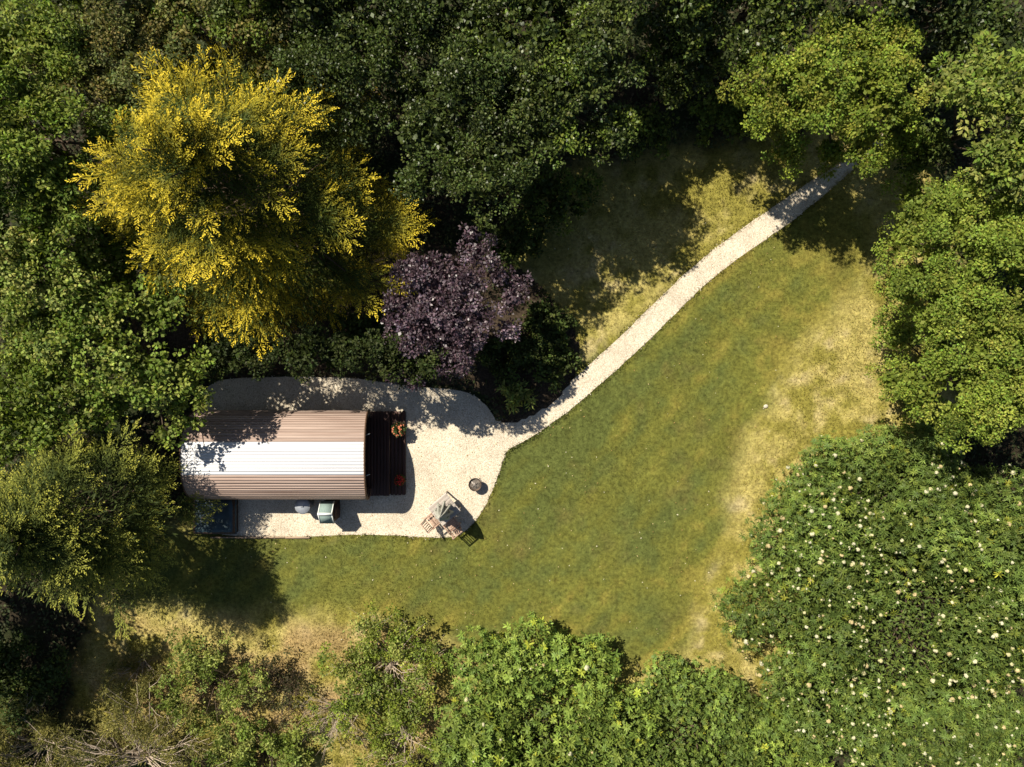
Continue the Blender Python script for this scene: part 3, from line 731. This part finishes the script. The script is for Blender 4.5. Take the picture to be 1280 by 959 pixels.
def firepit():
    p = P(594, 606, .4); t = thing('fire_bowl', 'round steel fire bowl with ash and grate on the gravel', 'fire bowl', (p.x, p.y, .014), .5)
    MB().lathe([(.0, .20), (.12, .21), (.19, .27), (.225, .36), (.235, .385), (.225, .385), (.18, .28), (.11, .235), (.0, .23)], 26).obj('bowl', M['rust'], t, smooth=True)
    MB().lathe([(.0, .325), (.1, .33), (.2, .315)], 20).obj('ash_bed', M['ash'], t)
    rim = MB(); rim.tube([(.235 * math.cos(a), .235 * math.sin(a), .388) for a in np.linspace(0, 2 * math.pi, 27)], .013, 6, False); rim.obj('rim', M['dark'], t)
    g = MB()
    for i in range(5): 
        y = -.02 + i * .04; h_ = math.sqrt(.215 ** 2 - y * y); g.bar((-h_, -y, .395), (h_, -y, .395), .007)
    g.obj('grate', M['dark'], t)
    for k in range(3):
        a = k * 2.094 + .4; MB().tube([(.17 * math.cos(a), .17 * math.sin(a), .27), (.25 * math.cos(a), .25 * math.sin(a), 0)], .012, 6).obj('leg', M['dark'], t)
    MB().tube([(-.02, .23, .39), (-.03, .30, .42), (-.03, .38, .43)], .01, 6).obj('handle', M['dark'], t)
    r = np.random.RandomState(3)
    for k in range(3):
        a = r.uniform(0, 3); d = Vector((math.cos(a), math.sin(a), .08)) * .11; q = Vector((r.normal() * .05, r.normal() * .05, .35))
        MB().tube([q - d, q + d], [.022, .018], 6).obj('charred_log', M['grey_wood'], t)
firepit()

def pot(name, label, px, py, z0, r0, h, kind, seed):
    p = P(px, py, z0 + h); t = thing(name, label, 'plant pot', (p.x, p.y, z0)); r = np.random.RandomState(seed)
    MB().lathe([(0, 0), (r0 * .72, 0), (r0 * .95, h * .85), (r0 * 1.06, h * .86), (r0 * 1.06, h), (r0 * .92, h), (r0 * .9, h * .88), (0, h * .88)], 22).obj('pot', M['terracotta'], t, smooth=False)
    lv = Leaves(); n = 260; d = rdir(r, n); d[:, 2] = np.abs(d[:, 2]); q = np.array([0, 0, h]) + d * np.array([r0 * 1.15, r0 * 1.15, r0 * 1.3]) * r.uniform(.4, 1, (n, 1))
    lv.add(q, unit(d + rdir(r, n) * .6), unit(d + [0, 0, .6]), .10, .05, np.clip(np.array([.05, .085, .025]) * r.uniform(.6, 1.4, (n, 1)), 0, 1), .1, True)
    link('foliage', lv.mesh('foliage'), M['leaf'], t)
    fl = Leaves(); n = 70 if kind == 'red' else 45; d = rdir(r, n); d[:, 2] = np.abs(d[:, 2]) + .3; d = unit(d); q = np.array([0, 0, h + .02]) + d * np.array([r0 * 1.15, r0 * 1.15, r0 * 1.45])
    c = np.array([.50, .05, .04]) if kind == 'red' else np.array([.62, .22, .12])
    fl.add(q, unit(d + rdir(r, n)), unit(d + [0, 0, .5]), .075, .07, np.clip(c * r.uniform(.8, 1.2, (n, 1)), 0, 1), .1)
    link('flowers', fl.mesh('flowers'), M['petal'], t)
pot('flower_pot', 'terracotta pot of orange flowers at the sunny deck corner', 499, 537, .132, .20, .34, 'orange', 1)
pot('flower_pot', 'terracotta pot of red flowers on the shaded deck edge', 500, 600, .132, .15, .30, 'red', 2)
o = MB().lathe([(0, 0), (.07, .0), (.095, .02), (.085, .04), (.05, .055), (0, .06)], 9).obj('stone', M['stone'], None, P(957, 508), smooth=True); o.rotation_euler = (0, 0, .4); o.scale = (1, .8, 1)
tag(o, 'single pale stone lying on the dry lawn edge', 'stone')

# ------------------------------------------------------------------ trees and shrubs
def K_(cols, k): return [tuple(np.array(c) * k) for c in cols]
G1 = [(0.1169, 0.1584, 0.025), (0.1375, 0.18, 0.0291), (0.1032, 0.144, 0.025)]
MIDG = [(0.1383, 0.195, 0.027), (0.1718, 0.225, 0.0354), (0.1238, 0.177, 0.0291), (0.2038, 0.243, 0.0416)]
OLIVE = [(0.1848, 0.2318, 0.0306), (0.2137, 0.2622, 0.0347), (0.1559, 0.2138, 0.0286), (0.2368, 0.2512, 0.0388)]
DARKG = [(0.0507, 0.0749, 0.017), (0.0639, 0.0906, 0.0187), (0.0772, 0.099, 0.0238), (0.0551, 0.0773, 0.0187)]
GREYO = [(0.1425, 0.1613, 0.051), (0.1197, 0.1505, 0.0469), (0.171, 0.168, 0.051), (0.1767, 0.1546, 0.0449)]
LIGHT = [(0.2451, 0.2829, 0.0663), (0.2171, 0.2553, 0.0608), (0.28, 0.2967, 0.0751), (0.1749, 0.2236, 0.0553)]
HORN = [(0.184, 0.2414, 0.0347), (0.2127, 0.269, 0.0388), (0.161, 0.2208, 0.0326), (0.2357, 0.269, 0.0449)]

spray_tree('golden_cypress', 'tall golden yellow cypress with feathery drooping sprays', 'tree', 312, 246, 4.7, 5.65, 10.4, 1.0,
           np.array([.055, .075, .012]), np.array([.34, .285, .020]), np.array([.76, .58, .042]), 17, nplume=98, plume=1.75, fan=5, tips=1.1, droop=.34, squash=(.96, 1.16), trunk=.3, lean=(-.01, .01))
spray_tree('green_cypress', 'olive green cypress with feathery sprays below the broadleaf trees', 'tree', 66, 655, 4.8, 3.9, 8.2, 1.9,
           np.array([.050, .070, .016]), np.array([.18, .20, .034]), np.array([.38, .37, .058]), 12, nplume=60, plume=1.6, fan=5, droop=.40, trunk=.25, squash=(1.05, .92), wid=1.1, tips=1.1)
broad_tree('purple_plum', 'purple leaved plum tree beside the gravel behind the pod', 'tree', 554, 394, 3.9, 76, 76, 1.5, (.095, .06),
           [(.075, .048, .058), (.100, .068, .080), (.054, .034, .042), (.150, .110, .132)], 1.1, 23, 'purple', trunk=.11, clump=.30, spread=.75, nlobe=20, size=.36,
           lobes_px=[(598, 318, 4.2, .5, 1), (622, 345, 4.0, .42, 1), (590, 292, 4.3, .3, 1), (640, 372, 3.8, .4, 1), (520, 432, 3.8, .5, 1), (496, 452, 3.6, .38, 1), (478, 446, 3.5, .3, 1), (505, 455, 3.5, .4, 1), (492, 466, 3.4, .3, 1), (545, 448, 3.6, .45, 1), (575, 455, 3.5, .35, 1), (515, 470, 3.4, .25, 1), (632, 408, 3.6, .35, 1), (650, 355, 3.7, .25, 1)])

FD = dict(clump=.5, spread=.9, up_=.3, mat='gloss')
broad_tree('small_leaved_tree', 'dark small leaved tree touching the golden cypress at the top', 'tree', 430, 65, 5.0, 135, 118, 2.2, (.085, .055), DARKG, .8, 31, **FD)
broad_tree('small_leaved_tree', 'large dark glinting small leaved tree above the purple plum', 'tree', 592, 155, 5.0, 142, 120, 2.4, (.085, .055), DARKG, .85, 32, nlobe=22, size=.29, **FD)
broad_tree('small_leaved_tree', 'dark small leaved tree at the top edge left of centre', 'tree', 600, 0, 5.4, 135, 85, 2.3, (.085, .055), DARKG, .75, 38, **FD)
broad_tree('small_leaved_tree', 'dark small leaved tree at the top edge above the large lawn shadow', 'tree', 692, 84, 5.6, 112, 122, 2.3, (.10, .07), DARKG + G1[:1], .95, 33, lobes_px=[(735, 88, 5.0, 1.1, 1), (700, 130, 4.6, 1.0, 1)], **FD)
broad_tree('small_leaved_tree', 'dark tree beside the olive oak at the lawn head', 'tree', 838, 65, 2.8, 75, 75, 1.7, (.10, .07), DARKG + G1, .8, 34, **FD)
broad_tree('dark_tree', 'dark tree at the top edge behind the olive oak', 'tree', 930, 15, 4.6, 115, 75, 2.0, (.12, .085), DARKG + G1, .8, 35, **FD)
broad_tree('dark_tree', 'shaded dark tree in the top right corner beside the oak', 'tree', 1165, 20, 3.6, 120, 80, 1.8, (.14, .10), DARKG, .8, 36, **FD)
broad_tree('grey_green_tree', 'grey olive small leaved tree behind the golden cypress', 'tree', 160, 80, 5.2, 115, 100, 2.2, (.085, .055), GREYO, .85, 41, clump=.55, spread=.7)
broad_tree('grey_green_tree', 'grey olive tree at the top edge above the golden cypress', 'tree', 282, 22, 5.0, 115, 85, 2.0, (.10, .07), GREYO + G1, .8, 42, clump=.55, spread=.7)
broad_tree('leafy_tree', 'mid green feathery leaved tree on the upper left edge', 'tree', 30, 165, 5.8, 120, 175, 2.6, (.125, .06), MIDG, .9, 43, clump=.55, spread=.6, nlobe=26, size=.27)
broad_tree('leafy_tree', 'pale green tree on the left edge below the feathery one', 'tree', 50, 350, 5.0, 115, 90, 2.2, (.11, .08), LIGHT + MIDG, .9, 44, clump=.45, spread=.6)
broad_tree('maple_tree', 'broad leaved green tree overhanging the back of the pod', 'tree', 150, 430, 4.4, 105, 105, 2.0, (.12, .095), MIDG + LIGHT[:2], .9, 45, clump=.42, spread=.55,
           lobes_px=[(222, 505, 4.0, .5, 7), (205, 545, 3.8, .45, 6), (238, 528, 3.7, .3, 4), (190, 480, 4.1, .6, 6), (250, 505, 4.3, .28, 4)])
broad_tree('maple_tree', 'green broad leaved tree on the left edge above the green cypress', 'tree', 45, 500, 4.2, 115, 80, 1.8, (.12, .095), MIDG + G1, .9, 46, clump=.45, spread=.55)
broad_tree('oak_tree', 'rounded olive green oak overhanging the end of the gravel path', 'tree', 1040, 112, 4.4, 138, 102, 1.9, (.09, .062), OLIVE, 1.0, 51, clump=.46, spread=.65, nlobe=26, size=.26, lobes_px=[(1080, 168, 3.6, .8, 4), (1040, 190, 3.2, .6, 4), (985, 185, 3.4, .7, 4), (1120, 170, 3.4, .7, 4)])
broad_tree('leafy_tree', 'bright green star leaved tree on the right edge above the hornbeam', 'tree', 1250, 140, 5.4, 85, 120, 2.3, (.16, .08), LIGHT + MIDG, .9, 52, clump=.46, spread=.5)
broad_tree('hornbeam_tree', 'yellow green hornbeam on the right edge of the lawn', 'tree', 1200, 320, 4.4, 108, 125, 2.4, (.085, .058), HORN, 1.0, 53, clump=.5, spread=.65, nlobe=26, size=.26, lobes_px=[(1130, 300, 2.2, .8, 4), (1128, 360, 1.8, .8, 4), (1140, 245, 2.0, .8, 4)])
broad_tree('hornbeam_tree', 'yellow green hornbeam directly above the flowering rhododendron', 'tree', 1205, 460, 4.0, 112, 110, 2.2, (.085, .058), HORN, 1.0, 54, clump=.5, spread=.65, nlobe=26, size=.26, lobes_px=[(1125, 420, 1.8, .8, 4), (1132, 480, 1.6, .8, 4), (1160, 530, 1.4, .7, 4)])
broad_tree('dark_tree', 'dark tree on the left edge shading the lower left corner', 'tree', -110, 770, 4.5, 130, 120, 2.2, (.14, .10), DARKG + G1, .8, 37, **FD)

for i, (px_, py_, z_, rx_, lb) in enumerate([(120, -95, 6, 150, 'added dark shade tree at the top edge left of the grey olive trees'), (380, -100, 6.5, 150, 'added dark shade tree at the top edge above the golden cypress'), (650, -120, 6.5, 150, 'added dark shade tree at the top edge above the largest glinting tree'),
                                       (860, -85, 6, 130, 'added dark shade tree at the top edge left of the oak'), (1090, -90, 5.5, 140, 'added dark shade tree at the top edge right above the oak'), (-130, 250, 6, 120, 'added dark shade tree on the left edge beside the feathery leaved tree'), (1390, 480, 5, 110, 'added dark shade tree on the right edge behind the hornbeams')]):
    broad_tree('added_shade_tree', lb, 'tree', px_, py_, z_, rx_, rx_ * .8, 2.4, (.14, .10), DARKG + G1, .7, 140 + i, group='added trees shading the clearing from its borders', **FD)  # trees added mostly out of view, to block sky and shade the top

RH = [(0.1041, 0.1548, 0.0288), (0.1247, 0.1754, 0.0324), (0.0906, 0.1392, 0.0288), (0.1531, 0.1961, 0.036)]
RH2 = [(0.1581, 0.2272, 0.0385), (0.1851, 0.2524, 0.0422), (0.1313, 0.1995, 0.0367), (0.2108, 0.2676, 0.0459)]
CREAM = [(.60, .56, .31), (.64, .61, .40), (.56, .46, .24), (.62, .60, .42)]
rosette_shrub('rhododendron', 'huge rhododendron dotted with cream flowers in the lower right corner', 'shrub', 1165, 800, 3.2, 265, 255, 3.2, .135, .032, RH, 61, .215, 10, 640, CREAM, nlobe=40, size=.19, fsize=.85)
rosette_shrub('rhododendron', 'smaller flowering rhododendron between hornbeam and the huge one', 'shrub', 1135, 625, 2.6, 165, 100, 2.6, .135, .032, RH, 62, .215, 10, 100, CREAM, nlobe=22, size=.24, fsize=.85)
rosette_shrub('rhododendron', 'bright green rhododendron with big leaf whorls at the bottom edge', 'shrub', 678, 918, 2.4, 158, 140, 2.5, .155, .052, RH2, 63, .235, 9, 34, CREAM, nlobe=26, size=.23)
rosette_shrub('laurel', 'dense small leaved evergreen between the two rhododendrons', 'shrub', 875, 925, 1.9, 115, 100, 2.0, .10, .045, RH + RH2[:1], 64, .19, 8, 0, nlobe=22, size=.26)
rosette_shrub('laurel', 'pale green evergreen under the corner of the huge rhododendron', 'shrub', 985, 950, 1.7, 70, 85, 1.8, .12, .05, RH2, 65, .21, 8, 0, nlobe=12)

# undershrubs in the shade
def bush(name, label, px, py, z, rx, ry, rz, cols, seed, leaf=(.13, .08), mat='leaf', group='shaded bushes under the trees'):
    broad_tree(name, label, 'bush', px, py, z, rx, ry, rz, leaf, cols, 1.0, seed, mat, group, trunk=.05, nlimb=6, clump=.32, nlobe=10, size=.42)
bush('fern_bush', 'small bright green bush in the plum tree shadow near the path', 645, 496, .5, 20, 15, .4, LIGHT, 71, (.2, .06))
bush('dark_bush', 'dark bush at the path side edge of the plum bed', 693, 450, .45, 30, 36, .35, DARKG, 72)
bush('dark_bush', 'dark bush at the upper edge of the plum bed', 680, 405, .45, 34, 34, .35, DARKG, 69)
bush('dark_bush', 'dark bush under the right side of the plum tree', 640, 440, .5, 40, 40, .4, DARKG, 73)
bush('dark_bush', 'dark bush between the plum tree and the golden cypress', 460, 420, .9, 50, 40, .7, DARKG, 74)
bush('leafy_bush', 'green bush squeezed between golden cypress and the left trees', 148, 318, 3.4, 62, 55, 1.3, MIDG, 67)
bush('dark_bush', 'dark bush behind the left side of the golden cypress', 75, 235, 3.4, 60, 60, 1.3, G1, 66)
bush('dark_bush', 'shaded bush at the head of the large lawn shadow', 690, 250, 1.3, 55, 45, 1.1, DARKG + G1, 75)
bush('dark_bush', 'shaded bush left of the large lawn shadow above the plum', 640, 300, 1.2, 40, 35, .9, DARKG, 76)
bush('dark_bush', 'shaded bush between large lawn shadow and the olive oak', 800, 165, 1.0, 50, 32, .8, DARKG + G1, 77)
bush('dark_bush', 'shaded bush below the left side of the olive oak', 905, 150, .9, 45, 30, .7, G1, 78)
bush('dark_bush', 'shaded bush between the oak and the hornbeam at the path end', 1135, 185, 2.2, 45, 40, 1.4, G1 + DARKG, 68)
bush('dark_bush', 'shaded bush in the lower left corner below the green cypress', 25, 850, 1.0, 60, 50, .8, DARKG, 79)

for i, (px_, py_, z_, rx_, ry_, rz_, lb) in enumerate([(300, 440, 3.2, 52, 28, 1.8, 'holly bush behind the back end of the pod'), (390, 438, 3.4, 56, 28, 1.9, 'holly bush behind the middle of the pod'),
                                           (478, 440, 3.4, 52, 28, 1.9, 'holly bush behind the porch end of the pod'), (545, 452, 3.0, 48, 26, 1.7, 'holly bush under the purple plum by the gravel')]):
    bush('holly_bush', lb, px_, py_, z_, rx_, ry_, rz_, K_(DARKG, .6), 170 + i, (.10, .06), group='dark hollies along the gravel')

# ------------------------------------------------------------------ scrub on the dry bank
def scrub(name, label, px, py, spread, hgt, nstem, nleafclump, cols, seed, leaf=(.09, .045), fan=(0, 6.283), stem=.02, dead=False, clump=.22, bare=.35, twigs=5, per=46):
    r = np.random.RandomState(seed); b = P(px, py); t = thing(name, label, 'bush', b, 0, 'scrubby bushes on the dry bank'); mb = MB(); tips = []
    for i in range(nstem):
        a = r.uniform(*fan); L = spread * r.uniform(.45, 1.1); zt = hgt * r.uniform(.45, 1.05)
        e = Vector((math.cos(a) * L, math.sin(a) * L, zt)); m = e * .5 + Vector((r.normal() * .15, r.normal() * .15, zt * .28)); q = e * .8 + Vector((r.normal() * .1, r.normal() * .1, zt * .1))
        o = Vector((r.normal() * .12, r.normal() * .12, 0)); mb.tube([o, m, q, e], [stem, stem * .75, stem * .5, stem * .2], 5, False); tips += [e, q]
        for k in range(twigs):
            s = r.uniform(bare, .95); p0 = o.lerp(m, s * 2) if s < .5 else m.lerp(e, s * 2 - 1); d = Vector((math.cos(a + r.normal() * .9), math.sin(a + r.normal() * .9), r.uniform(-.1, .7))); l2 = L * r.uniform(.15, .4)
            p2 = p0 + d * l2; mb.tube([p0, p0.lerp(p2, .5) + Vector(r.normal(size=3) * .05), p2], [stem * .5, stem * .35, stem * .12], 4, False); tips.append(p2)
    mb.obj('branches', M['deadwood'] if dead else M['bark'], t)
    if nleafclump:
        tips = np.array([tuple(v) for v in tips]); c = tips[r.randint(0, len(tips), nleafclump)] + r.normal(size=(nleafclump, 3)) * .1; cr = clump * r.uniform(.6, 1.4, nleafclump)
        n = nleafclump * per; ci = np.repeat(np.arange(nleafclump), per); d = rdir(r, n); d[:, 2] = np.abs(d[:, 2]) * .8
        cols = np.asarray(cols); cb = cols[r.randint(0, len(cols), nleafclump)] * (1 + .2 * r.normal(size=(nleafclump, 1)))
        lv = Leaves(); s = r.uniform(.6, 1.3, n)
        lv.add(c[ci] + d * (cr[ci] * r.uniform(.2, 1, n))[:, None], unit(d + rdir(r, n) * .8), unit(rdir(r, n) * .7 + [0, 0, .7]), leaf[0] * s, leaf[1] * s, np.clip(cb[ci] * (1 + .2 * r.normal(size=(n, 1))), .004, .9), .1)
        link('foliage', lv.mesh('foliage'), M['leaf'], t)
    return t
BROOM = [(.165, .155, .040), (.195, .175, .048), (.135, .135, .038)]
scrub('broom_bush', 'broom bush with fans of bleached bare branches at the bottom left', 185, 945, 3.3, 1.5, 44, 150, BROOM, 81, (.12, .028), (-.3, 3.4), .026, True, .30, .3, 5, 80)
scrub('broom_bush', 'feathery olive broom bush in the bottom left corner', 60, 925, 2.2, 1.5, 30, 190, BROOM, 82, (.12, .028), (0, 6.28), .02, True, .32, .3, 4, 80)
scrub('broom_bush', 'small olive broom tuft on the dry bank', 178, 830, .9, .8, 14, 60, BROOM, 83, (.11, .026), (0, 6.28), .014, True, .22, .3, 3, 70)
scrub('leafy_bush', 'open leafy bush on the dry bank beside the broom', 270, 850, 1.9, 1.4, 30, 190, G1 + LIGHT, 84, (.10, .055), (0, 6.28), .018, False, .2)
scrub('leafy_bush', 'dark leafy bush at the bottom edge beside the broom branches', 335, 935, 1.6, 1.2, 30, 240, MIDG + LIGHT, 85, (.10, .06), (0, 6.28), .018, False, .24)
scrub('brown_bush', 'brown withered bush in the hollow of the dry bank', 352, 855, 1.2, 1.0, 30, 60, [(.075, .055, .030), (.06, .065, .025)], 86, (.08, .045), (0, 6.28), .016, False, .2)
scrub('leafy_bush', 'leafy green bush with brown twigs left of the bright rhododendron', 490, 825, 2.1, 1.5, 40, 300, LIGHT + OLIVE + MIDG, 87, (.10, .06), (0, 6.28), .018, True, .24)
scrub('bare_bush', 'bare twiggy bush with drooping stems on the dry bank', 425, 880, 1.5, .9, 34, 24, OLIVE, 88, (.08, .04), (2.2, 5.8), .014, True, .18, .2, 6)
scrub('leafy_bush', 'yellowish leafy bush at the bottom edge beside the bright rhododendron', 510, 915, 1.6, 1.1, 26, 150, OLIVE + LIGHT, 89, (.09, .05), (0, 6.28), .016, True, .22)
dead_ = scrub('bare_bush', 'tangle of dead brown branches among the trees on the left edge', 85, 495, 1.3, 5.6, 10, 6, OLIVE, 90, (.08, .04), (2.6, 3.9), .03, True, .2, .5, 4)

del dead_['group']

# ------------------------------------------------------------------ ground cover that nobody could count
r = np.random.RandomState(99)
n = 430000; x = r.uniform(-17.5, 16, n); y = r.uniform(-14.4, 10, n); tcx, gr = turf_colour(x, y)
dgv = dist_poly(GRAVEL, x, y); ok = (gr > .35 + .5 * r.rand(n)) & (dgv < .03 * r.rand(n) + .0) ; x, y, tcx = x[ok], y[ok], tcx[ok]
x, y, tcx = x[:165000], y[:165000], tcx[:165000]; n = len(x)
lv = Leaves(); wild = np.clip(-dist_poly(MOWN, x, y) / 1.2, 0, 1); hh = (.035 + .05 * wild) * r.uniform(.6, 1.5, n); a = r.uniform(0, 6.283, n)
lv.add(np.stack([x, y, -.005 + 0 * x], -1), np.stack([np.cos(a) * .7, np.sin(a) * .7, .75 + 0 * a], -1), np.stack([np.cos(a + .6), np.sin(a + .6), .5 + 0 * a], -1), hh, r.uniform(.014, .03, n), np.clip(tcx * r.uniform(.8, 1.6, (n, 1)) * (1 + .06 * r.normal(size=(n, 3))), .004, .8), .1)
o = link('grass', lv.mesh('grass'), M['grass'], kind='stuff'); tag(o, 'short sun bleached lawn grass round the pod and path', 'grass')

q = GRAVEL[r.randint(0, len(GRAVEL), 12000)]; q2 = q + r.normal(0, .10, q.shape); _, gr = turf_colour(q2[:, 0], q2[:, 1]); dq = dist_poly(GRAVEL, q2[:, 0], q2[:, 1]); ok = (gr > .5) & (dq < .12 * r.rand(len(q2)) ** 2) & (dq > -.2)
q2 = q2[ok]; n = len(q2); tcx, _ = turf_colour(q2[:, 0], q2[:, 1]); a = r.uniform(0, 6.283, n); lv = Leaves()
lv.add(np.stack([q2[:, 0], q2[:, 1], .0 * a], -1), np.stack([np.cos(a) * .8, np.sin(a) * .8, .6 + 0 * a], -1), np.stack([np.cos(a + .6), np.sin(a + .6), .6 + 0 * a], -1), r.uniform(.06, .14, n), r.uniform(.015, .03, n), np.clip(tcx * r.uniform(.95, 1.6, (n, 1)), .004, .8), .1)
o = link('edge_grass', lv.mesh('edge_grass'), M['grass'], kind='stuff'); tag(o, 'longer grass tufts creeping over the gravel edges', 'grass')

n = 260000; x = r.uniform(-23, 23, n); y = r.uniform(-17, 17, n); _, gr = turf_colour(x, y); ok = (gr < .4) & (dist_poly(GRAVEL, x, y) < -.05) & (fbm(x, y, .9, 201) > .36)
x, y = x[ok][:85000], y[ok][:85000]; n = len(x); z = .05 + .5 * np.clip(fbm(x, y, 1.4, 211) - .35, 0, 1) * r.rand(n) * 2
lv = Leaves(); und = np.array([(.045, .06, .022), (.06, .072, .028), (.07, .055, .028), (.035, .05, .02)])
lv.add(np.stack([x, y, z], -1), unit(rdir(r, n) * [1, 1, .4]), unit(rdir(r, n) * .6 + [0, 0, .9]), r.uniform(.08, .2, n), r.uniform(.05, .11, n), np.clip(und[r.randint(0, 4, n)] * r.uniform(.6, 1.4, (n, 1)), .004, .5), .12)
o = link('undergrowth', lv.mesh('undergrowth'), M['leaf'], kind='stuff'); tag(o, 'dark leafy undergrowth covering the ground beneath the trees', 'undergrowth')

# fallen petals and dry leaves on the lawn
n = 480; x = r.uniform(-12, 10, n); y = r.uniform(-11, 6, n); _, gr = turf_colour(x, y); dpg = dist_poly(GRAVEL, x, y); ok = ((gr > .8) & (dpg < -.1)) | ((dpg > .1) & (r.rand(n) < .9)); x, y = x[ok], y[ok]; n = len(x)
lv = Leaves(); pc = np.array([(.65, .60, .42), (.40, .26, .10), (.55, .45, .22)])
lv.add(np.stack([x, y, .035 + 0 * x], -1), unit(rdir(r, n) * [1, 1, .2]), unit(rdir(r, n) * .3 + [0, 0, 1]), r.uniform(.03, .075, n), r.uniform(.025, .05, n), pc[r.randint(0, 3, n)], .15)
o = link('fallen_petals', lv.mesh('fallen_petals'), M['petal'], kind='stuff'); tag(o, 'scattered pale fallen petals and leaves on the lawn', 'petals')

# loose stones over the gravel, a few spilt on the grass
n = 60000; x = r.uniform(-13, 14.5, n); y = r.uniform(-6, 9, n); dgv = dist_poly(GRAVEL, x, y); ok = (dgv > -.10 * r.rand(n) ** 2); x, y = x[ok], y[ok]; n = len(x)
s = r.uniform(.012, .03, n); base4 = np.array([(1, 0, 0), (-.5, .87, 0), (-.5, -.87, 0), (0.1, 0, 1.0)]); rot = r.uniform(0, 6.28, n); c_, s_ = np.cos(rot)[:, None], np.sin(rot)[:, None]
bx = base4[None, :, 0] * c_ - base4[None, :, 1] * s_; by = base4[None, :, 0] * s_ + base4[None, :, 1] * c_; bz = np.repeat(base4[None, :, 2] * .7, n, 0)
V = np.stack([bx, by, bz], -1) * s[:, None, None] + np.stack([x, y, .014 + 0 * x], -1)[:, None, :]; k = np.arange(n)[:, None] * 4
Ft = np.concatenate([k + np.array([[0, 1, 3]]), k + np.array([[1, 2, 3]]), k + np.array([[2, 0, 3]])])
pc = np.array([(.52, .45, .35), (.68, .61, .49), (.36, .29, .21), (.60, .54, .44)])[r.randint(0, 4, n)]
o = link('gravel_stones', raw_mesh('gravel_stones', V.reshape(-1, 3), [Ft], np.repeat(pc, 4, 0)), M['petal'], kind='stuff'); tag(o, 'loose pale gravel stones over the path and terrace', 'gravel')
